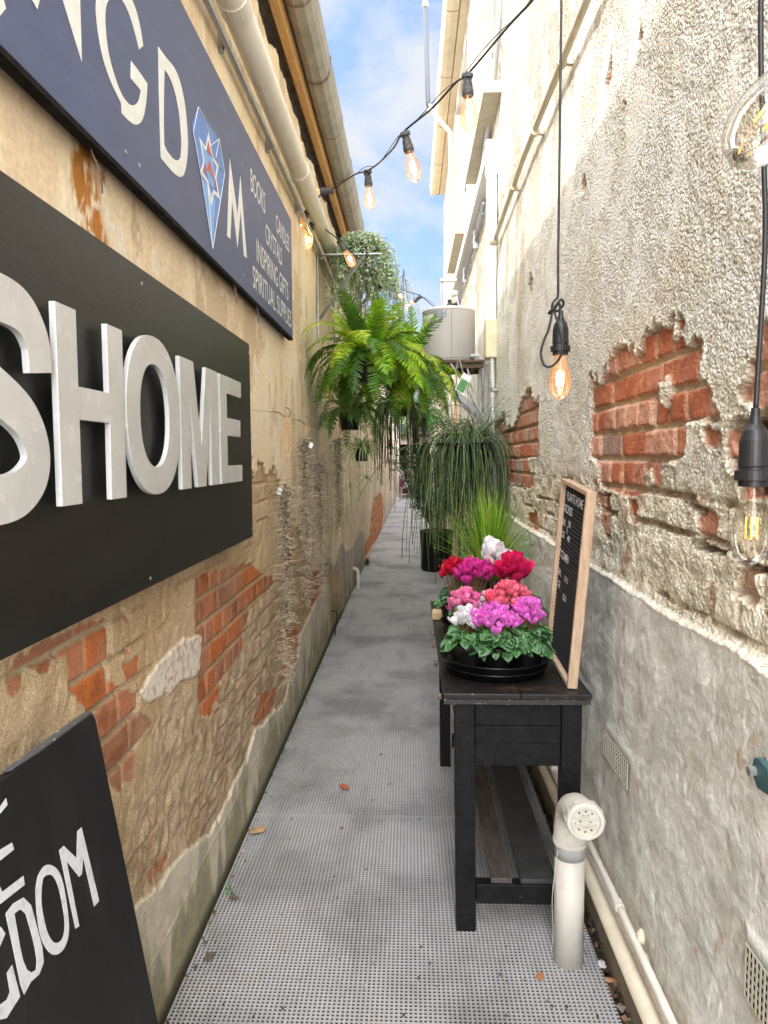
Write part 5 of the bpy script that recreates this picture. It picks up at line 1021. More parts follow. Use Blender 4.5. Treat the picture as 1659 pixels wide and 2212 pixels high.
mb = MB(); mb.tube(qpath(cord, 7), .0036, 10); obj('cord', mb, M_RUB, pk, smooth=True)
mb = MB()
for i in range(6): mb.tube([A_(505, 940+i*16), A_(505, 949+i*16)], .0048, 8)
mb.tube([A_(506, 1030), A_(520, 1090)], [.0055, .0085], 10); obj('strain_relief', mb, M_RUB, pk)
bulb(pk, Matrix.Translation(A_(520, 1370)), True, 1.0, 'pend')
# near pendants at the right edge
p2 = thing('pendant_bulb', 'unlit filament bulb in a black bell socket hanging close at the right edge', 'hanging lamp', (.46, 1.04, 1.5))
q0 = Vector((.572, 1.22, 1.458)); mb = MB(); mb.tube(qpath([(.560, 1.22, 2.8), (.558, 1.22, 2.25), (.570, 1.22, 2.0), (.578, 1.22, 1.85), (.574, 1.22, 1.65), tuple(q0+Vector((0, 0, .118)))], 8), .0042, 12); obj('cord', mb, M_RUB, p2, smooth=True)
bulb(p2, Matrix.Translation(q0), False, 1.02, 'pend', M_FDIM)
p3 = thing('pendant_bulb', 'large very near bulb tilted into the top right edge', 'hanging lamp', (.35, .62, 1.85))
P_ = Vector((.372, .68, 1.872)); d_ = Vector((-.082, .0, -.113)).normalized(); mb = MB(); mb.tube(qpath([(.60, .68, 2.3), (.52, .68, 2.12), (.47, .68, 2.02), tuple(P_ - d_*.11)], 6), .004, 10); obj('cord', mb, M_RUB, p3, smooth=True)
bulb(p3, aim(P_, d_), False, .98, 'pend', M_FDIM)
mb = MB(); mb.tube(qpath([(.60, 1.30, 2.63), (.46, 1.22, 2.30), (.405, 1.20, 2.295), (.40, 1.20, 2.315), (.46, 1.2, 2.33), (.60, 1.2, 2.38)], 6), .0042, 10); tag(obj('black_cable', mb, M_RUB, smooth=True), 'loop of black cable at the top right edge', 'cable')

# ---------------------------------------------------------------- water heater
wh = thing('water_heater', 'round beige water heater tank with a grey label, on a rusty shelf', 'water heater', (.325, 6.2, 2.29))
hx, hy, hr = .328, 6.2, .222
M_WH = mk('heater enamel', (.52, .49, .455), .38, col2=(.47, .44, .41), scale=3)
mb = MB(); mb.lathe([(.0001, 2.292), (hr-.012, 2.292), (hr-.004, 2.298), (hr, 2.306), (hr, 2.705), (hr+.004, 2.712), (hr+.004, 2.722), (hr-.004, 2.734), (hr-.05, 2.744), (.0001, 2.748)], Matrix.Translation((hx, hy, 0)), 64); obj('tank', mb, M_WH, wh, smooth=False)
for p in wh.children[0].data.polygons: p.use_smooth = abs(p.normal.z) < .3
mb = MB(); mb.tube([(hx-.005+.016, hy-hr-.0005, 2.31), (hx-.005+.016, hy-hr-.0005, 2.70)], .0012, 4); obj('seam', mb, M_DK, wh)
mb = MB(); mb.lathe([(hr+.0015, 2.312), (hr+.0015, 2.3145)], Matrix.Translation((hx, hy, 0)), 64); obj('base_groove', mb, M_DK, wh)
def curved(a0, a1, z0, z1, off, nm, mat_, par):
    m_ = MB(); n_ = 18
    for i in range(n_+1):
        a = rad(a0+(a1-a0)*i/n_); m_.v += [(hx+(hr+off)*math.sin(a), hy-(hr+off)*math.cos(a), z0), (hx+(hr+off)*math.sin(a), hy-(hr+off)*math.cos(a), z1)]
    m_.f = [(2*i, 2*i+2, 2*i+3, 2*i+1) for i in range(n_)]; return obj(nm, m_, mat_, par, smooth=True)
rl = curved(-78, -8, 2.640, 2.700, .0015, 'rating_label', mk('label grey', (.20, .21, .23), .5), wh)
curved(-72, -36, 2.645, 2.674, .0022, 'pale_panel', mk('label cream', (.62, .60, .50), .5, col2=(.12, .12, .12), scale=130, p=(.56, .60)), rl)
for z_ in (2.655, 2.664, 2.678, 2.687): curved(-34, -20, z_, z_+.003, .0024, 'print_line', mk('print grey', (.42, .43, .45), .5) if 'print grey' not in bpy.data.materials else bpy.data.materials['print grey'], rl)
m_ = MB()
for cx_, zz in ((-13, 2.655), (-13, 2.688)):
    a = rad(cx_); x_ = hx+(hr+.004)*math.sin(a); y_ = hy-(hr+.004)*math.cos(a); m_.add([(x_-.006, y_, zz-.005), (x_+.006, y_, zz-.005), (x_, y_, zz+.006)] if zz < 2.67 else [(x_-.006, y_, zz+.004), (x_+.006, y_, zz+.004), (x_, y_, zz-.004)], [(0, 1, 2)])
obj('label_mark', m_, M_WPNT, rl)
M_RST = mk('rusty plate', (.07, .05, .035), .9, col2=(.16, .10, .06), scale=30, bs=60, bst=.8, bd=.006)
shf = thing('heater_shelf', 'rusted steel shelf on diagonal struts that carries the water heater', 'shelf', (.4, 6.1, 2.27))
mb = MB()
for i in range(14):
    a_ = .105+i*.036; mb.box((a_, 5.93+random.uniform(-.01, .01), 2.268+random.uniform(-.002, .003)), (a_+.034, 6.45, 2.289))
mb.box((.125, 5.945, 2.225), (.60, 5.965, 2.267)); mb.box((.125, 6.40, 2.225), (.60, 6.42, 2.267)); mb.box((.50, 5.966, 2.22), (.545, 6.399, 2.262)); obj('plate', mb, M_RST, shf)
M_STL = mk('strut steel', (.34, .34, .34), .45, .6, col2=(.24, .24, .23), scale=8)
def bar(nm, a_, b__, w, d_, mat_, par):
    a_ = Vector(a_); b__ = Vector(b__); ax = (b__-a_); L_ = ax.length; q = ax.to_track_quat('Z', 'Y').to_matrix().to_4x4(); m_ = MB(); m_.box((-w/2, -d_/2, 0), (w/2, d_/2, L_), Matrix.Translation(a_) @ q); return obj(nm, m_, mat_, par)
bar('strut', (.16, 5.99, 2.235), (.628, 5.99, 1.80), .006, .042, M_STL, shf); bar('strut', (.18, 6.36, 2.235), (.64, 6.36, 1.80), .006, .042, M_STL, shf)
bar('strut', (.33, 5.92, 2.255), (.60, 5.93, 1.83), .022, .012, M_PVCG, shf); bar('strut', (.47, 5.97, 2.225), (.58, 5.97, 1.70), .014, .014, M_STL, shf); bar('strut', (.58, 5.97, 1.75), (.60, 5.97, 1.2), .014, .014, M_STL, shf)
bar('wall_rail', (.625, 5.99, 1.4), (.625, 5.99, 2.26), .03, .012, M_STL, shf)
ov_ = thing('overflow_pipe', 'grey pipe with an elbow beside the water heater shelf', 'pipe', (.58, 6, 2.2))
mb = MB(); mb.tube(qpath([(.50, 6.05, 2.335), (.555, 6.05, 2.335), (.578, 6.05, 2.315), (.580, 6.05, 2.25), (.582, 6.05, 1.6), (.585, 6.05, .6)], 5), .0155, 12); obj('pipe', mb, M_PVCG, ov_, smooth=True)
hw = thing('heater_plumbing', 'white pipe frame and black fittings on top of the water heater', 'pipe', (.3, 6.3, 2.75))
mb = MB(); mb.tube([(.275, 6.35, 2.745), (.275, 6.35, 3.02), (.40, 6.35, 3.02)], .009, 8); obj('pipe', mb, M_PVC, hw, smooth=True)
mb = MB(); mb.box((.265, 6.3, 3.01), (.40, 6.38, 3.03)); mb.box((.29, 6.33, 2.90), (.40, 6.36, 2.93)); obj('white_tray', mb, M_TRK, hw)
mb = MB(); mb.lathe([(.028, 0), (.028, .03), (.018, .05), (.018, .08), (.0001, .08)], Matrix.Translation((.335, 6.2, 2.746)), 12); mb.tube([(.31, 6.2, 2.775), (.40, 6.2, 2.79)], .016, 8); obj('valve', mb, M_RUB, hw)
mb = MB(); mb.tube(qpath([(.36, 6.2, 2.78), (.385, 6.15, 2.84), (.41, 6.1, 2.75)], 6), .004, 6); obj('hose', mb, M_PVC, hw)
# cream downpipes and posts under the heater
for k, (x_, y_, r_) in enumerate(((.37, 11.6, .055), (.505, 11.2, .055))):
    mb = MB(); mb.tube([(x_, y_, -.02), (x_, y_, 3.3)], r_, 16); tag(obj('cream_post', mb, M_CREAM if k else M_PVC, smooth=True), ['pale round post seen below the water heater, left one', 'cream round post seen below the water heater, right one'][k], 'post')
mb = MB(); mb.box((.585, 9.3, 0), (.606, 9.42, 3.2)); tag(obj('timber_batten', mb, bpy.data.materials['new pine batten']), 'pale orange timber batten upright behind the heater struts', 'batten')

# ---------------------------------------------------------------- plants
M_FERN = mk('fern green', (.10, .29, .018), .42, attr=True, trans=.38)
M_FSTM = mk('fern stem', (.10, .14, .03), .6)
rn = random.Random(5)
def frond(mb, sb, P0, d0, L_, droop, w0, col, npin=34, up=Vector((0, 0, 1)), curl=0, seed=0):
    """arching frond: base P0, start direction d0; pinnae in pairs"""
    rr = random.Random(seed); P = Vector(P0); d = Vector(d0).normalized(); pts = []; dirs = []
    n = 22; ds = L_/n; side_b = rr.uniform(-curl, curl)
    sv0 = d.cross(Vector((0, 0, 1))); sv0 = sv0.normalized() if sv0.length > .05 else Vector((1, 0, 0))
    for i in range(n+1):
        pts.append(P.copy()); dirs.append(d.copy())
        P = P + d*ds
        d = (d + Vector((0, 0, -1))*droop*(ds/L_)*(1+1.2*i/n) + sv0*side_b*ds/L_).normalized()
    sb.tube(pts[::2]+[pts[-1]], [.0024*(1-.75*k/12) for k in range(len(pts[::2])+1)], 4)
    for k in range(npin):
        f = .10 + .90*k/(npin-1); x = f*n; i = min(int(x), n-1); t = x-i
        p = pts[i].lerp(pts[i+1], t); dd = dirs[i].lerp(dirs[i+1], t).normalized()
        s = sv0 - dd*sv0.dot(dd); s.normalize(); nrm = s.cross(dd)
        if nrm.z < 0: nrm = -nrm
        wl = w0*(math.sin(math.pi*min(1, f*.80+.12))**.8)*(1 if f < .85 else max(.12, (1-f)/.15)); pw = L_/npin*.36
        for sg_ in (-1, 1):
            a = rr.uniform(.12, .34)*(1+f); out = (s*sg_*math.cos(a) + dd*math.sin(a)).normalized(); dr = rr.uniform(.05, .45)
            b0 = len(mb.v); nn_ = 4; fold = nrm*rr.uniform(-.2, .35)
            cc = tuple(c_*rr.uniform(.72, 1.25) for c_ in col); wv_ = rr.uniform(-.3, .3)
            for j in range(nn_+1):
                v = j/nn_; q = p + out*wl*v - nrm*wl*dr*v*v*.6 + dd*wl*.12*v*v
                w_ = pw*((1-.25*v) if j < nn_ else .12); tw = (dd + fold + nrm*wv_*v).normalized()
                mb.v += [tuple(q - tw*w_), tuple(q + nrm*pw*.18), tuple(q + tw*w_)]; mb.c += [cc, tuple(c_*1.12 for c_ in cc), cc]
            for j in range(nn_): 
                for u in range(2): mb.f.append((b0+j*3+u, b0+j*3+u+1, b0+j*3+3+u+1, b0+j*3+3+u))
def pot(parent, cx, cy, z, r, h, nm='pot', taper=.75):
    m_ = MB(); m_.lathe([(.0001, 0), (r*taper, 0), (r, h*.88), (r*1.06, h*.88), (r*1.06, h), (r*.97, h), (r*.93, h*.86), (.0001, h*.86)], Matrix.Translation((cx, cy, z)), 28); return obj(nm, m_, M_POT, parent, smooth=False)
def hanger(parent, cx, cy, z0, r, zt):
    m_ = MB()
    for k in range(3):
        a = k*2.09+.4; m_.tube([(cx+r*math.cos(a), cy+r*math.sin(a), z0), (cx, cy, zt)], .0018, 5)
    obj('hanger', m_, M_RUB, parent)
def fern(lab, cx, cy, z, n, L0, w0, seed, cols, potr=.11, poth=.15, spread=1., back=True, bias=0, group=None):
    t_ = thing('hanging_fern', lab, 'fern', (cx, cy, z), group); pot(t_, cx, cy, z-poth, potr, poth); hanger(t_, cx, cy, z, potr, z+.75)
    mb, sb = MB(), MB(); rr = random.Random(seed)
    for k in range(n):
        az = k*2.39996 + rr.uniform(-.3, .3); el = rr.uniform(.10, 1.45)*(.6 + .4*rr.random()); q = k/n
        el = rad(88) - rad(78)*(q**.75); L_ = L0*rr.uniform(.72, 1.12)*(.80 if q < .25 else 1)
        d = Vector((math.cos(az)*math.cos(el)*spread, math.sin(az)*math.cos(el)*spread, math.sin(el)))
        dr = rr.uniform(.35, .9) if q < .25 else rr.uniform(1.3, 3.0)
        base = Vector((cx+.035*math.cos(az), cy+.035*math.sin(az), z))
        frond(mb, sb, base, d, L_, dr, w0*rr.uniform(.85, 1.15), rr.choice(cols), int(30+14*rr.random()), curl=.9, seed=seed*1000+k)
    obj('fronds', mb, M_FERN, t_, smooth=True); obj('stalks', sb, M_FSTM, t_, smooth=True); return t_
GC = [(.17, .34, .010), (.25, .44, .012), (.36, .55, .02), (.10, .24, .014), (.44, .58, .04), (.05, .14, .012)]
fern('large bright green fern hanging in front of the left wall, nearest and biggest', -.285, 4.85, 2.15, 96, .57, .070, 3, GC, .10, .15, group='ferns hanging along the lane')
fern('second large fern behind it reaching toward the water heater', -.045, 5.40, 2.13, 80, .58, .070, 4, GC, .11, .15, group='ferns hanging along the lane')
f3 = fern('small lower fern in a black pot close to the left wall', -.44, 5.25, 1.83, 30, .36, .045, 8, [(.07, .20, .02), (.11, .28, .02)], .085, .13, group='ferns hanging along the lane')
fern('distant blue green fern hanging beyond the dark trailing strands', .16, 9.2, 2.02, 46, .52, .055, 9, [(.08, .30, .06), (.12, .38, .08), (.07, .24, .04)], .10, .14, group='ferns hanging along the lane')

def strand(mb, P0, d0, L_, grav, r, n=14, wob=.3, seed=0, c=None, nseg=3, taper=.5):
    rr = random.Random(seed); P = Vector(P0); d = Vector(d0).normalized(); pts = [P.copy()]; ds = L_/n
    for i in range(n):
        d = (d + Vector((rr.uniform(-wob, wob), rr.uniform(-wob, wob), -grav))).normalized(); P = P + d*ds; pts.append(P.copy())
    mb.tube(pts, [r*(1-taper*i/n) for i in range(n+1)], nseg, cap=False, c=c); return pts
# spider plant
M_SPD = mk('spider plant leaf', (.16, .26, .06), .5, attr=True, trans=.3)
sp_ = thing('spider_plant', 'small striped spider plant in a little black pot under the biggest fern', 'potted plant', (-.325, 4.8, 1.50)); pot(sp_, -.325, 4.8, 1.475, .052, .085)
hanger(sp_, -.325, 4.8, 1.56, .052, 1.95)
def blade(mb, P0, d0, L_, droop, w, c, n=7, seed=0, mid=None):
    rr = random.Random(seed); P = Vector(P0); d = Vector(d0).normalized(); s = d.cross(Vector((0, 0, 1)))
    s = s.normalized() if s.length > .05 else Vector((1, 0, 0)); ds = L_/n; b0 = len(mb.v); bl = rr.uniform(-.12, .12)
    for i in range(n+1):
        f = i/n; ww = w*(1-f**2.2)+.0003; nr_ = s.cross(d)
        mb.v += [tuple(P-s*ww), tuple(P-nr_*ww*.35), tuple(P+s*ww)]; mb.c += [c, mid or c, c]
        P = P + d*ds; d = (d + Vector((0, 0, -droop/n*(1+f))) + s*bl/n).normalized()
    for i in range(n): mb.f += [(b0+i*3, b0+i*3+1, b0+i*3+4, b0+i*3+3), (b0+i*3+1, b0+i*3+2, b0+i*3+5, b0+i*3+4)]
mb = MB(); rr = random.Random(3)
for k in range(90):
    az = rr.uniform(0, 6.28); el = rr.uniform(.15, 1.2); blade(mb, (-.325, 4.8, 1.56), (math.cos(az)*math.cos(el), math.sin(az)*math.cos(el), math.sin(el)), rr.uniform(.14, .25), rr.uniform(1.6, 2.8), .0048, (.09, .20, .03), 8, k, (.42, .48, .24))
for (P0, nb) in (((-.285, 4.75, 1.36), 14), ((-.50, 4.75, 1.58), 12), ((-.40, 4.78, 1.30), 4)):
    for k in range(nb):
        az = rr.uniform(0, 6.28); el = rr.uniform(-.2, 1.1); blade(mb, P0, (math.cos(az)*math.cos(el), math.sin(az)*math.cos(el), math.sin(el)), rr.uniform(.07, .14), 2.2, .0035, (.10, .20, .04), 6, k+100, (.32, .38, .18))
obj('leaves', mb, M_SPD, sp_, smooth=True)
mb = MB(); mb.tube(qpath([(-.32, 4.8, 1.56), (-.30, 4.76, 1.52), (-.285, 4.75, 1.36)], 5), .0014, 5); mb.tube(qpath([(-.33, 4.8, 1.56), (-.45, 4.76, 1.62), (-.50, 4.75, 1.58)], 5), .0014, 5); mb.tube(qpath([(-.33, 4.8, 1.56), (-.40, 4.77, 1.50), (-.405, 4.78, 1.36), (-.395, 4.78, 1.18)], 5), .0014, 5); obj('runners', mb, M_FSTM, sp_)

# silver trailing plant on the shelf
M_SIL = mk('silver leaf', (.42, .50, .34), .6, attr=True, trans=.2)
def trailing(lab, name, P, rx, ry, L_, n, cols, ls_, seed, group=None, rr_=(.3, 1), parts=True, droopstart=.08):
    t_ = thing(name, lab, 'trailing plant', P, group); pot(t_, P[0], P[1], P[2]-.13, max(.07, rx*.55), .13)
    lv, stm = MB(), MB(); rr = random.Random(seed)
    for k in range(n):
        az = rr.uniform(0, 6.28); q = math.sqrt(rr.random()); s0 = Vector((P[0]+rx*.75*q*math.cos(az), P[1]+ry*.75*q*math.sin(az), P[2]+rr.uniform(-.02, .05)*(1.2-q)))
        pts = strand(stm, s0, (math.cos(az)*.8, math.sin(az)*.6, rr.uniform(0, .6)), L_*rr.uniform(*rr_), .42, .0012, 16, .16, seed*99+k)
        for i, p in enumerate(pts):
            for j in range(3):
                d = Vector((rr.uniform(-1, 1), rr.uniform(-1, 1), rr.uniform(-.6, .8))).normalized(); c0 = p + d*ls_*1.2 + Vector((0, 0, rr.uniform(-.5, .5)*L_/16)); 
                nr_ = Vector((rr.uniform(-1, 1), rr.uniform(-1, .3), rr.uniform(0, 1))).normalized(); u = nr_.orthogonal().normalized()*ls_*rr.uniform(.7, 1.2); w = nr_.cross(u)
                cc = tuple(a*rr.uniform(.75, 1.2) for a in rr.choice(cols))
                lv.add([c0-u*.6-w*.75, c0+u*.6-w*.75, c0+u, c0+u*.55+w*.9, c0-u*.55+w*.9, c0-u], [(0, 1, 2, 3, 4, 5)], cc)
    obj('leaves', lv, M_SIL, t_); obj('stems', stm, M_FSTM, t_); return t_
trailing('silvery trailing plant spilling from its basket high above the ferns', 'silver_trailing_plant', (-.350, 5.55, 3.12), .15, .22, .66, 150, [(.40, .50, .32), (.50, .58, .42), (.30, .42, .22)], .0095, 21)
trailing('narrow silvery trailing plant against the sky, behind the full one', 'silver_trailing_plant', (-.275, 6.1, 3.02), .13, .20, 1.2, 70, [(.42, .50, .34), (.50, .56, .42), (.46, .42, .28)], .0085, 22)
trailing('pale grey trailing plant low beside the far end of the left wall', 'silver_trailing_plant', (-.22, 8.2, 2.15), .10, .14, 1.05, 70, [(.45, .50, .40), (.56, .60, .50)], .0085, 23)
# black curtain of flat strands
M_CHN = mk('dark strand', (.035, .055, .014), .6, attr=True)
ck = thing('strand_cactus', 'dark green curtain of long flat strands hanging below the second fern', 'trailing plant', (-.10, 6.4, 1.95)); pot(ck, -.10, 6.4, 1.86, .10, .13)
mb = MB()
for k in range(95):
    az = rn.uniform(0, 6.28); q = math.sqrt(rn.random())*.15; strand(mb, (-.10+q*math.cos(az)*1.1, 6.4+q*math.sin(az), 1.98), (math.cos(az)*.6, math.sin(az)*.6, .3), rn.uniform(.35, .82), .8, rn.uniform(.0022, .006), 14, .10, 500+k, rn.choice([(.03, .05, .012), (.07, .10, .02), (.016, .025, .010), (.12, .15, .03)]), 4, .3)
obj('strands', mb, M_CHN, ck, smooth=True); hanger(ck, -.10, 6.4, 1.98, .10, 2.7)

# mistletoe cactus in the big hanging bowl
M_RHP = mk('rhipsalis stem', (.055, .12, .030), .5, attr=True)
rp = thing('mistletoe_cactus', 'bushy mistletoe cactus pouring thin stems from a wide black hanging bowl', 'hanging plant', (.385, 4.7, 1.60))
rx_, ry_, rz_ = .36, 4.75, 1.575
m_ = MB(); m_.lathe([(.0001, -.165), (.12, -.16), (.165, -.06), (.182, .0), (.195, .0), (.195, .018), (.178, .020), (.170, 0), (.0001, -.01)], Matrix.Translation((rx_, ry_, rz_)), 36); obj('bowl', m_, M_POT, rp, smooth=True)
m_ = MB()
for k in range(4):
    a = k*math.pi/2+.5; m_.tube([(rx_+.165*math.cos(a), ry_+.165*math.sin(a), rz_+.01), (rx_-.045, ry_, 2.16)], .0022, 5)
m_.tube(qpath([(rx_-.045, ry_, 2.15), (rx_-.045, ry_, 2.20), (rx_-.035, ry_, 2.23)], 4), .003, 6); obj('hanger', m_, M_STL, rp)
mb = MB(); rr = random.Random(77); RC = [(.06, .11, .028), (.03, .06, .02), (.12, .18, .05), (.012, .025, .012), (.20, .27, .10)]
for k in range(330):
    az = rr.uniform(0, 6.28); q = rr.uniform(.02, .12); el = rr.uniform(1.0, 1.5)
    L_ = rr.choice([rr.uniform(.25, .6), rr.uniform(.5, .85), rr.uniform(.8, 1.1)])
    strand(mb, (rx_+q*math.cos(az), ry_+q*math.sin(az), rz_+.01), (math.cos(az)*math.cos(el)*.7, math.sin(az)*math.cos(el), math.sin(el)), L_, rr.uniform(.40, .65), rr.uniform(.0017, .0028), 20, .17, 900+k, rr.choice(RC), 4, .15)
for k in range(70):
    az = rr.uniform(0, 6.28); strand(mb, (rx_+.07*math.cos(az), ry_+.05*math.sin(az), rz_+.01), (math.cos(az)*.5, math.sin(az)*.4, 1), rr.uniform(.16, .40), .035, .0018, 12, .17, 2000+k, rr.choice(RC), 4, .3)
# side branches far out over the lane
for k, (L_, dx) in enumerate(((.75, -1.0),)): strand(mb, (rx_-.14, ry_-.05*k, rz_+.02-.05*k), (dx, -.2, .25), L_, .10+.01*k, .0024, 18, .10, 3000+k, RC[2], 4, .2)
obj('stems', mb, M_RHP, rp, smooth=True)
tg = thing('plant_tag', 'plastic plant label with a green picture clipped on the hanger of the mistletoe cactus', 'tag', (.37, 4.72, 2.05))
TM = Matrix.Translation((.345, 4.70, 1.975)) @ Matrix.Rotation(rad(28), 4, 'Y') @ Matrix.Rotation(rad(12), 4, 'Z')
m_ = MB(); m_.box((-.032, 0, -.060), (.032, .0012, .060), TM); obj('card', m_, M_WPNT, tg)
m_ = MB(); m_.add([TM @ Vector(p) for p in ((-.028, -.0006, -.056), (.028, -.0006, -.056), (.028, -.0006, .022), (-.028, -.0006, .022))], [(0, 1, 2, 3)]); obj('picture', m_, mk('picture of grass', (.05, .22, .06), .4, col2=(.30, .52, .25), scale=120, p=(.5, .6), stretch=(3, 1, 1)), tg)
# second curtain on the far right of the bowl
r2_ = thing('mistletoe_cactus', 'second darker mistletoe cactus close against the roughcast wall behind the bowl', 'hanging plant', (.53, 5.15, 1.6)); mb = MB(); pot(r2_, .53, 5.15, 1.52, .08, .1)
for k in range(170):
    az = rr.uniform(0, 6.28); el = rr.uniform(.5, 1.3); strand(mb, (.505+.04*math.cos(az), 5.15+.08*math.sin(az), 1.62), (math.cos(az)*math.cos(el)*.25-.1, math.sin(az)*math.cos(el), math.sin(el)), rr.uniform(.5, 1.35), .5, .0022, 16, .14, 4000+k, rr.choice([(.03, .06, .025), (.02, .045, .02), (.05, .09, .03)]), 3, .2)
obj('stems', mb, M_RHP, r2_, smooth=True)

# floor pot with shrub
M_SHR = mk('shrub leaf', (.03, .09, .02), .4, attr=True, trans=.2)
sb_ = thing('potted_shrub', 'leafy shrub in a large black plastic pot standing on the walkway', 'potted plant', (.345, 9.45, 0))
m_ = MB(); m_.lathe([(.0001, .005), (.195, .005), (.208, .03), (.215, .50), (.225, .50), (.225, .535), (.205, .535), (.20, .47), (.0001, .47)], Matrix.Translation((.345, 9.5, 0)), 36); obj('pot', m_, M_POT, sb_, smooth=False)
st_m, lf = MB(), MB()
def leafcl(mb, p, s, col, rr, n=1):
    for _ in range(n):
        nr_ = Vector((rr.uniform(-1, 1), rr.uniform(-1, .2), rr.uniform(-.1, 1))).normalized(); u = nr_.orthogonal().normalized(); u = Matrix.Rotation(rr.uniform(0, 6.28), 3, nr_) @ u; w = nr_.cross(u); c0 = p + Vector((rr.uniform(-1, 1), rr.uniform(-1, 1), rr.uniform(-1, 1)))*s*1.1; cc = tuple(a*rr.uniform(.6, 1.4) for a in col)
        mb.add([c0, c0+u*s*.5+w*s*.33+nr_*s*.08, c0+u*s*1.25+nr_*s*-.05, c0+u*s*.5-w*s*.33+nr_*s*.08], [(0, 1, 2), (0, 2, 3)], cc)
for k in range(12):
    az = rr.uniform(0, 6.28); pts = strand(st_m, (.345+.04*math.cos(az), 9.5+.04*math.sin(az), .48), (math.cos(az)*.35-.12, math.sin(az)*.35, 1), rr.uniform(.9, 1.5), -.02, .006, 14, .09, 5000+k, None, 5, .6)
    for i, p in enumerate(pts[3:]):
        for j in range(2):
            a2 = rr.uniform(0, 6.28); e_ = p + Vector((math.cos(a2)*.13, math.sin(a2)*.13, rr.uniform(-.02, .10))); st_m.tube([p, e_], .0018, 3)
            for q_ in range(9): leafcl(lf, p.lerp(e_, q_/8), .026, rr.choice([(.025, .08, .018), (.05, .14, .03), (.02, .05, .015)]), rr, 2)
obj('stems', st_m, M_FSTM, sb_); obj('leaves', lf, M_SHR, sb_)

# tussock grass behind the cyclamens
M_GRS = mk('grass blade', (.14, .32, .02), .45, attr=True, trans=.35)
gs = thing('potted_grass', 'bright green tussock grass standing behind the cyclamens on the right', 'potted plant', (.42, 3.9, .40)); pot(gs, .42, 3.85, .72, .075, .13)
mb = MB()
for k in range(430):
    az = rr.uniform(0, 6.28); el = rad(90)-abs(rr.gauss(0, .44)); q = rr.uniform(0, .05); c0 = rr.choice([(.14, .30, .015), (.28, .46, .03), (.40, .56, .06), (.08, .20, .015)])
    blade(mb, (.42+q*math.cos(az), 3.85+q*math.sin(az), .83), (math.cos(az)*math.cos(el), math.sin(az)*math.cos(el), math.sin(el)), rr.uniform(.28, .54), rr.uniform(.1, .9), .0030, c0, 7, k)
obj('blades', mb, M_GRS, gs, smooth=True)
st2 = thing('plant_stool', 'small dark stool behind the black table under the grass pot', 'stool', (.42, 3.85, 0)); mb = MB(); mb.box((.33, 3.74, .695), (.53, 3.96, .7195)); obj('seat', mb, M_TBL, st2)
for sx, sy in ((.335, 3.745), (.50, 3.745), (.335, 3.93), (.50, 3.93)):
    mb = MB(); mb.box((sx, sy, 0), (sx+.025, sy+.025, .6945)); obj('leg', mb, M_TBL, st2)
# low dark ferny plant between table and wall
lo_ = thing('trailing_fern', 'fine dark green fern filling the gap behind the red cyclamens', 'potted plant', (.36, 4.3, .3)); mb, s_ = MB(), MB(); pot(lo_, .40, 4.35, .55, .09, .14)
for k in range(44): az = rr.uniform(0, 6.28); frond(mb, s_, (.40, 4.35, .70), (math.cos(az), math.sin(az), rr.uniform(.2, 1.2)), rr.uniform(.22, .42), rr.uniform(1.5, 3), .03, rr.choice([(.05, .12, .02), (.09, .18, .03)]), 24, curl=1, seed=6000+k)
obj('fronds', mb, M_FERN, lo_); obj('stalks', s_, M_FSTM, lo_)
mb = MB(); mb.lathe([(.09, 0), (.09, .545), (.0001, .545)], Matrix.Translation((.40, 4.35, 0)), 20); tag(obj('drum_stand', mb, M_POT), 'dark drum under the fine fern, hidden behind the table', 'stand')

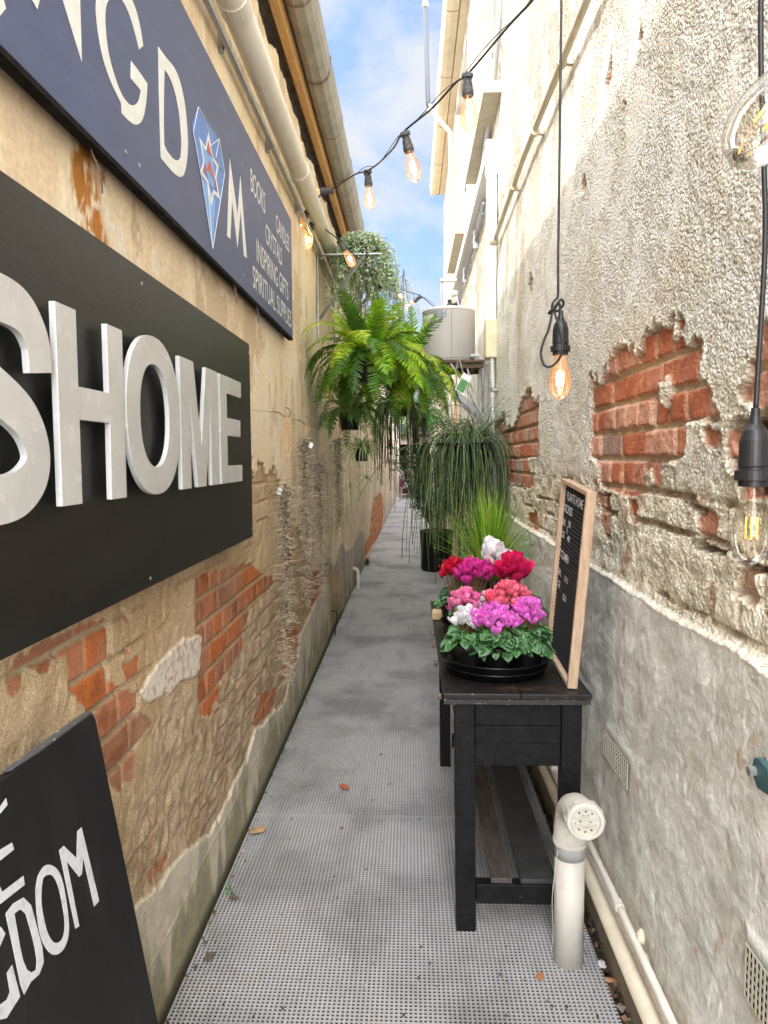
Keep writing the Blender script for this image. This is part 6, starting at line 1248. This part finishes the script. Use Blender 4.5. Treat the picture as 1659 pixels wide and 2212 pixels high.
# ---------------------------------------------------------------- Spanish moss on hooks
M_MOSS = mk('grey moss strand', (.30, .26, .20), .9, attr=True)
M_TWN = mk('jute twine', (.50, .33, .17), .85)
HK = [((3.452, 1.708), 1.37, .33, .055, 'nearest bunch of dry grey moss, hung lowest, on a long looped twine', 1.0),
      ((4.125, 1.703), 1.60, .58, .072, 'second hanging bunch of dry grey moss, high on the twine, with a price tag', 1.0),
      ((4.825, 1.697), 1.46, .52, .070, 'third hanging bunch of dry grey moss on a thin twine', 1.0),
      ((6.07, 1.826), 1.66, .88, .085, 'fourth hanging bunch of dry grey moss, farthest and highest, near the fern', 1.0)]
for k, ((hy_, hz_), zt2, zb2, w_, lab, _) in enumerate(HK):
    hk = thing('wall_hook', ['dark open cup hook nearest the black board', 'second dark cup hook with knotted twine', 'third dark cup hook', 'highest dark cup hook near the fern'][k], 'hook', (-.64, hy_, hz_), 'hooks screwed into the cream wall')
    mb = MB(); mb.tube(qpath([(-.672, hy_-.03, hz_+.012), (-.63, hy_-.02, hz_+.010), (-.612, hy_-.005, hz_-.005), (-.598, hy_, hz_-.016), (-.582, hy_, hz_-.008), (-.576, hy_, hz_+.012), (-.584, hy_, hz_+.028), (-.598, hy_, hz_+.032)], 5), .0028, 6); obj('hook', mb, M_WIRE, hk)
    ms_ = thing('moss_bunch', lab, 'dried moss', (-.60, hy_, zt2), 'bunches of dry moss hanging on the cream wall'); mb = MB(); X0 = -.595
    mb.tube([(X0, hy_, hz_-.015), (X0, hy_, zt2)], .0016, 5)
    for q in range(2 if k else 4):
        o_ = (-1)**q*.010*(1+q*.5); mb.tube(qpath([(X0, hy_, hz_-.01), (X0+o_*.5, hy_-.01, hz_-.06), (X0+o_, hy_+.004, hz_-.15 if k in (0, 2) else hz_-.05), (X0+o_*.3, hy_, hz_-(.21 if k == 0 else .17 if k == 2 else .07)), (X0-o_, hy_, hz_-.10 if k in (0, 2) else hz_-.04), (X0, hy_, hz_-.01)], 5), .0018, 5)
    obj('twine', mb, M_TWN, ms_)
    mb = MB(); Hh = zt2-zb2; r3_ = random.Random(50+k)
    for j in range(900):
        f = r3_.random()**1.35; ww = w_*.30*(math.sin(math.pi*min(1, f*.72+.16))**.7)*(1-.35*f)*(.55 if k == 3 and f > .6 else 1)*(.75+.5*math.sin(f*9+k*2)**2); a = r3_.uniform(0, 6.28); q = math.sqrt(r3_.random())*ww
        lo2 = r3_.choice([(.60, .48, .32), (.50, .40, .28), (.40, .33, .24), (.66, .56, .42)]) if r3_.random() < .12+.45*f+.35*(q/ww > .7) else r3_.choice([(.30, .26, .20), (.13, .11, .09), (.05, .042, .035), (.44, .39, .30), (.025, .022, .02), (.03, .026, .022)])
        strand(mb, (X0+q*math.cos(a)*.9-.012, hy_+q*math.sin(a)*1.4, zt2-Hh*f*.93), (r3_.uniform(-1, 1), r3_.uniform(-1, 1), r3_.uniform(-1.6, 1)), r3_.uniform(.05, .10), .04, .0012, 11, 1.25, 7000+k*2000+j, lo2, 3, .2)
    obj('moss', mb, M_MOSS, ms_)
    if k in (0, 1, 3):
        pt = thing('price_tag', ['white price tag on the left of the first moss bunch', 'white price tag on the right of the second moss bunch', '', 'small white tag on the farthest moss bunch'][k], 'tag', (-.58, hy_, zt2)); mb = MB(); s__ = -1 if k == 0 else 1
        T_ = Matrix.Translation((X0+.03*s__, hy_-.04, zt2-.03)) @ Matrix.Rotation(rad(15), 4, 'Z') @ Matrix.Rotation(rad(20), 4, 'Y'); mb.box((-.010, 0, -.015), (.010, .001, .015), T_); obj('card', mb, M_WPNT, pt)
        if k == 0: obj('lettering', text_mb('$6', T_ @ Vector((-.008, -.0005, -.008)), T_.to_3x3() @ Vector((1, 0, 0)), T_.to_3x3() @ Vector((0, 0, 1)), .016, .014, bold=.01), M_RUB, pt)
mb = MB(); mb.tube([(-.655, 2.97, 1.70), (-.640, 3.43, 1.715), (-.640, 4.10, 1.712), (-.640, 4.80, 1.705)], .0012, 4); tag(obj('hanging_line', mb, M_TWN), 'thin taut line along the cream wall from the black board through three hooks', 'string')
# thin dry runners under the fern by the wall
mb = MB()
for k in range(22): strand(mb, (-.50+rr.uniform(-.05, .05), 4.9, 1.85+rr.uniform(-.06, .06)), (rr.uniform(-1, .2), -.3, rr.uniform(-.2, .7)), rr.uniform(.2, .5), .16, .0012, 14, .2, 8000+k, (.24, .18, .08), 3, .2)
tag(obj('dry_runners', mb, M_MOSS), 'thin dry fern runners dangling against the cream wall left of the fern pot', 'plant')

# ---------------------------------------------------------------- the end of the lane
M_END = mk('dark shed', (.02, .018, .017), .9)
eb = thing('end_building', 'dark open shed front closing the far end of the lane', 'building', (0, 28.5, 0))
mb = MB(); mb.box((-3, 30.5, -.05), (5, 30.6, 2.9)); mb.box((-3, 27.4, -.05), (-1.0, 30.4, 2.9)); mb.box((2.0, 27.4, -.05), (5, 30.4, 2.9)); obj('wall', mb, M_END, eb)
mb = MB(); mb.box((-3.2, 26.9, 2.35), (5.2, 30.8, 2.43)); obj('roof', mb, mk('shed roof', (.09, .07, .06), .8), eb)
mb = MB(); mb.box((-1.2, 27.2, 1.98), (2.2, 27.3, 2.30)); obj('valance', mb, mk('red brown board', (.30, .07, .05), .7, col2=(.45, .40, .36), scale=3), eb)
M_LEAFF = mk('tree leaf', (.08, .16, .03), .6, attr=True, trans=.3)
def tree(lab, x, y, h, r, n, cols, seed):
    t_ = thing('tree', lab, 'tree', (x, y, 0), 'trees beyond the lane'); a = MB(); rr = random.Random(seed)
    tp_ = [Vector((x, y, -.1)), Vector((x+.05, y, h*.35)), Vector((x-.05, y, h*.7))]; a.tube(tp_, [.16, .12, .07], 8)
    ends = []
    for k in range(12):
        az = rr.uniform(0, 6.28); b_ = tp_[1].lerp(tp_[2], rr.random()); e_ = Vector((x+r*.75*math.cos(az)*rr.random(), y+r*.75*math.sin(az), h*rr.uniform(.6, 1))); a.tube([b_, b_.lerp(e_, .5)+Vector((0, 0, .1)), e_], [.05, .03, .01], 5); ends.append(e_)
    obj('trunk', a, mk('bark', (.10, .075, .05), .9, bs=30) if 'bark' not in bpy.data.materials else bpy.data.materials['bark'], t_)
    c_ = MB()
    for k in range(n):
        e_ = rr.choice(ends); p = e_ + Vector((rr.gauss(0, 1), rr.gauss(0, 1), rr.gauss(0, .8)))*r*.24; leafcl(c_, p, .10, rr.choice(cols), rr, 1)
    obj('crown', c_, M_LEAFF, t_); return t_
tree('bushy green tree rising behind the dark shed, left of the water heater', .9, 34, 7.2, 1.9, 5500, [(.07, .15, .03), (.12, .22, .04), (.20, .26, .05)], 1)
tree('yellow green tree behind the far fern', -1.2, 36, 4.6, 1.7, 4000, [(.16, .24, .03), (.24, .30, .05), (.07, .14, .03)], 2)
tree('dark green tree behind the shed roof', 2.6, 33, 6.2, 1.8, 4000, [(.05, .11, .03), (.10, .18, .04)], 3)
bw_ = thing('brick_building', 'strip of red brick and white wall glimpsed at the end of the lane', 'building', (.3, 24, 0)); mb = MB(); mb.box((-.2, 31.5, 2.0), (4, 31.6, 3.5)); obj('wall', mb, mk('far brick', (.33, .10, .06), .9, col2=(.5, .45, .4), scale=2), bw_)
mb = MB(); mb.box((.70, 14.05, -.1), (1.6, 25.5, 2.9)); rb = thing('far_wall', 'far cream wall on the right behind the hanging plants', 'wall', (1, 20, 0)); obj('face', mb, M_PL, rb)

# people in the dark opening
def person(lab, x, y, hgt, pose, skin, top, skirt, hair, leg):
    t_ = thing('person', lab, 'person', (x, y, 0)); k = hgt/1.6
    J = pose; vs = []; es = []; rs = []
    for nm, (p, r, par) in J.items():
        vs.append((x+p[0]*k, y+p[1]*k, p[2]*k)); rs.append(r*k)
        if par: es.append((list(J).index(par), len(vs)-1))
    me = bpy.data.meshes.new('body'); me.from_pydata([(a-x, b_-y, c_) for a, b_, c_ in vs], es, []); o = bpy.data.objects.new('body', me); COL.objects.link(o); o.parent = t_
    md = o.modifiers.new('s', 'SKIN'); sd = o.modifiers.new('u', 'SUBSURF'); sd.levels = 1; sd.render_levels = 1
    if not me.skin_vertices: me.attributes  # created with the modifier
    sk = me.skin_vertices[0].data if me.skin_vertices else None
    if sk is None: 
        bm_2 = bmesh.new(); bm_2.from_mesh(me); bm_2.verts.layers.skin.verify(); bm_2.to_mesh(me); bm_2.free(); sk = me.skin_vertices[0].data
    for i, r in enumerate(rs): sk[i].radius = (r, r)
    sk[0].use_root = True
    me.materials.append(skin)
    return t_, k
SK = mk('skin', (.50, .27, .19), .6)
def body_pose(armR='up', stance=0):
    d = {'pelvis': ((0, 0, .86), .12, None), 'waist': ((0, 0, 1.0), .095, 'pelvis'), 'chest': ((0, 0, 1.18), .12, 'waist'), 'neck': ((0, 0, 1.36), .045, 'chest'), 'head0': ((0, -.01, 1.44), .075, 'neck'), 'head1': ((0, -.015, 1.53), .085, 'head0'),
         'shL': ((-.15, 0, 1.30), .045, 'chest'), 'elL': ((-.25, -.03, 1.10), .035, 'shL'), 'wrL': ((-.15, -.08, 1.30), .025, 'elL'), 'haL': ((-.10, -.09, 1.40), .03, 'wrL'),
         'shR': ((.15, 0, 1.30), .045, 'chest'), 'elR': ((.21, .02, 1.06), .035, 'shR'), 'wrR': ((.19, -.06, .86), .025, 'elR'), 'haR': ((.18, -.08, .78), .03, 'wrR'),
         'hipL': ((-.08, 0, .80), .085, 'pelvis'), 'knL': ((-.06, -.02, .45), .055, 'hipL'), 'anL': ((-.03, .0, .07), .035, 'knL'), 'toL': ((-.02, -.14, .03), .03, 'anL'),
         'hipR': ((.08, 0, .80), .085, 'pelvis'), 'knR': ((.09, -.02, .45), .055, 'hipR'), 'anR': ((.07, .0, .07), .035, 'knR'), 'toR': ((.09, -.14, .03), .03, 'anR')}
    if armR != 'up': d['wrL'] = ((-.22, -.05, .88), .025, 'elL'); d['haL'] = ((-.21, -.07, .80), .03, 'wrL')
    return d
P1, k1 = person('person in a grey patterned dress in the dark opening, one hand raised to the face', -.03, 26.3, 1.26, body_pose(), SK, None, None, None, None)
def clothing(t_, x, y, k, prof, m_, nm, sx=1, sy=.75):
    a = MB(); a.lathe([(r*k, z*k) for r, z in prof], Matrix.Translation((x, y, 0)) @ Matrix.Diagonal((sx, sy, 1, 1)), 24); obj(nm, a, m_, t_, smooth=True)
DR = mk('dress grey print', (.16, .16, .18), .9, col2=(.34, .33, .33), scale=30, p=(.5, .56)); HR = mk('dark hair', (.025, .015, .012), .6)
clothing(P1, -.03, 26.3, k1, [(.11, 1.36), (.165, 1.28), (.150, 1.16), (.125, 1.02), (.16, .92), (.24, .70), (.32, .44), (.31, .43), (.1, .44)], DR, 'dress')
a = MB(); 
for s_, P_, r_ in ((1, (0, .03, 1.53), (.115, .105, .125)), (1, (0, .06, 1.40), (.09, .06, .12))):
    bmm = bmesh.new(); bmesh.ops.create_icosphere(bmm, subdivisions=2, radius=1); a.add([(-.03+(P_[0]+v.co.x*r_[0])*k1, 26.3+(P_[1]+v.co.y*r_[1])*k1, (P_[2]+v.co.z*r_[2])*k1) for v in bmm.verts], [tuple(v.index for v in f.verts) for f in bmm.faces]); bmm.free()
obj('hair', a, HR, P1, smooth=True)
P2, k2 = person('second person half hidden by the left wall end, in a pale top and maroon shorts', -.40, 26.6, 1.30, body_pose('down'), SK, None, None, None, None)
clothing(P2, -.40, 26.6, k2, [(.10, 1.36), (.165, 1.28), (.155, 1.10), (.15, .88), (.14, .87)], mk('pale top', (.40, .36, .35), .9), 'top'); clothing(P2, -.40, 26.6, k2, [(.145, .90), (.17, .80), (.17, .52), (.16, .51)], mk('maroon shorts', (.16, .03, .06), .9), 'shorts')
a = MB(); bmm = bmesh.new(); bmesh.ops.create_icosphere(bmm, subdivisions=2, radius=1); a.add([(-.40+v.co.x*.115*k2, 26.6+(.03+v.co.y*.1)*k2, (1.55+v.co.z*.12)*k2) for v in bmm.verts], [tuple(v.index for v in f.verts) for f in bmm.faces]); bmm.free(); obj('hair', a, HR, P2, smooth=True)

# ---------------------------------------------------------------- litter
M_LITT = mk('dead leaf', (.26, .12, .05), .8, attr=True)
def deadleaf(lab, x, y, s, col, z=.002, seed=0, nm='fallen_leaf', cat='leaf'):
    rr = random.Random(seed); m_ = MB(); n = 9; a0 = rr.uniform(0, 6.28); vs = [Vector((x, y, z+.008*s/.03))]
    for i in range(n):
        a = 2*math.pi*i/n; r_ = s*(1+.3*math.cos(2*a)+rr.uniform(-.15, .15)); vs.append(Vector((x+r_*math.cos(a+a0), y+r_*math.sin(a+a0)*.9, z+rr.uniform(0, .012)*s/.03)))
    m_.add(vs, [(0, i+1, (i+1) % n+1) for i in range(n)], col); return tag(obj(nm, m_, M_LITT), lab, cat)
from_px = [('orange brown crumpled leaf in the middle of the walkway', (-0.303, 3.149), 0.026, (0.42, 0.12, 0.05)), ('tan leaf near the left wall past the joint', (-0.619, 2.757), 0.032, (0.5, 0.3, 0.16)), ('small dark dead leaf left of the walkway middle', (-0.604, 2.321), 0.016, (0.15, 0.11, 0.08)), ('dark clump of leaf near the left front', (-0.608, 2.03), 0.02, (0.13, 0.11, 0.09)), ('brown leaf fragment in front of the vent pipe', (0.37, 1.978), 0.016, (0.4, 0.17, 0.07)), ('tiny brown twig leaf right of the joint', (-0.281, 2.795), 0.009, (0.16, 0.08, 0.05)), ('pale chip beside the tan leaf', (-0.642, 2.614), 0.012, (0.5, 0.45, 0.36)), ('small orange leaf right under the left wall', (-0.768, 3.198), 0.01, (0.45, 0.2, 0.1)), ('white paper scrap beside the foot of the vent pipe', (0.562, 2.035), 0.017, (0.7, 0.7, 0.72)), ('red scrap far along the walkway', (-0.426, 13.794), 0.03, (0.55, 0.1, 0.08)), ('large rusty leaf in the gap right of the vent pipe', (0.635, 2.15), 0.026, (0.36, 0.15, 0.07)), ('dark leaf scrap left of the table front leg', (-0.151, 3.52), 0.008, (0.12, 0.08, 0.06)), ('curled brown leaf at the lower right edge of the walkway', (0.574, 1.97), 0.018, (0.45, 0.24, 0.13))]
for k, (lab, (x, y), s, col) in enumerate(from_px): deadleaf(lab, x, y, s, col, seed=k)
mb = MB()
for k in range(520):
    y = rr.uniform(.8, 9); x = rr.uniform(.565, .60); s = rr.uniform(.004, .015)*(1 if y < 3 else .7); a = rr.uniform(0, 6.28); z = rr.uniform(-.045, -.012); cc = rr.choice([(.20, .09, .04), (.10, .06, .035), (.32, .17, .09), (.05, .04, .03), (.40, .33, .26)])
    q = [Vector((x+s*math.cos(a+b_), y+s*1.3*math.sin(a+b_), z+rr.uniform(0, .012))) for b_ in (0, 1.5, 3.1, 4.6)]; mb.add(q, [(0, 1, 2), (0, 2, 3)], cc)
for k in range(260):
    y = rr.uniform(1.5, 14)**1; x = -.655+abs(rr.gauss(0, .008)); s = rr.uniform(.003, .008); a = rr.uniform(0, 6.28); cc = rr.choice([(.12, .08, .04), (.07, .09, .03), (.25, .18, .11)])
    q = [Vector((x+s*math.cos(a+b_), y+s*1.3*math.sin(a+b_), .001+rr.uniform(0, .006))) for b_ in (0, 1.5, 3.1, 4.6)]; mb.add(q, [(0, 1, 2), (0, 2, 3)], cc)
for k in range(420):
    y = 1.7+8*rr.random()**1.6; x = rr.uniform(-.62, .52); s = rr.uniform(.0015, .005); a = rr.uniform(0, 6.28); cc = rr.choice([(.10, .07, .04), (.06, .05, .04), (.30, .24, .17), (.45, .42, .38)])
    q = [Vector((x+s*math.cos(a+b_), y+s*2.0*math.sin(a+b_), .0005+rr.uniform(0, .003))) for b_ in (0, 1.5, 3.1, 4.6)]; mb.add(q, [(0, 1, 2), (0, 2, 3)], cc)
tag(obj('leaf_litter', mb, M_LITT), 'brown leaf litter and grit lying in the gaps at both walls', 'leaf litter', kind='stuff')
mb = MB()
for k in range(9): leafcl(mb, Vector((-.625, 2.35, .012)), .012, (.07, .24, .03), rr, 1)
tag(obj('weed', mb, M_SHR), 'tiny green weed at the foot of the left wall near the camera', 'weed')
mb = MB()
for k in range(70):
    p_ = Vector((-.60+rr.gauss(0, .02), 9.9+rr.gauss(0, .10), .03+abs(rr.gauss(0, .03)))); leafcl(mb, p_, .02, (.04, .13, .02), rr, 1); mb.tube([(-.615, 9.9, .0), (p_.x, p_.y, p_.z+.02), tuple(Vector(mb.v[-4]))], .0015, 3, c=(.06, .13, .03))
tag(obj('weed', mb, M_SHR), 'leafy weed at the foot of the left wall beyond the brick patch', 'weed')
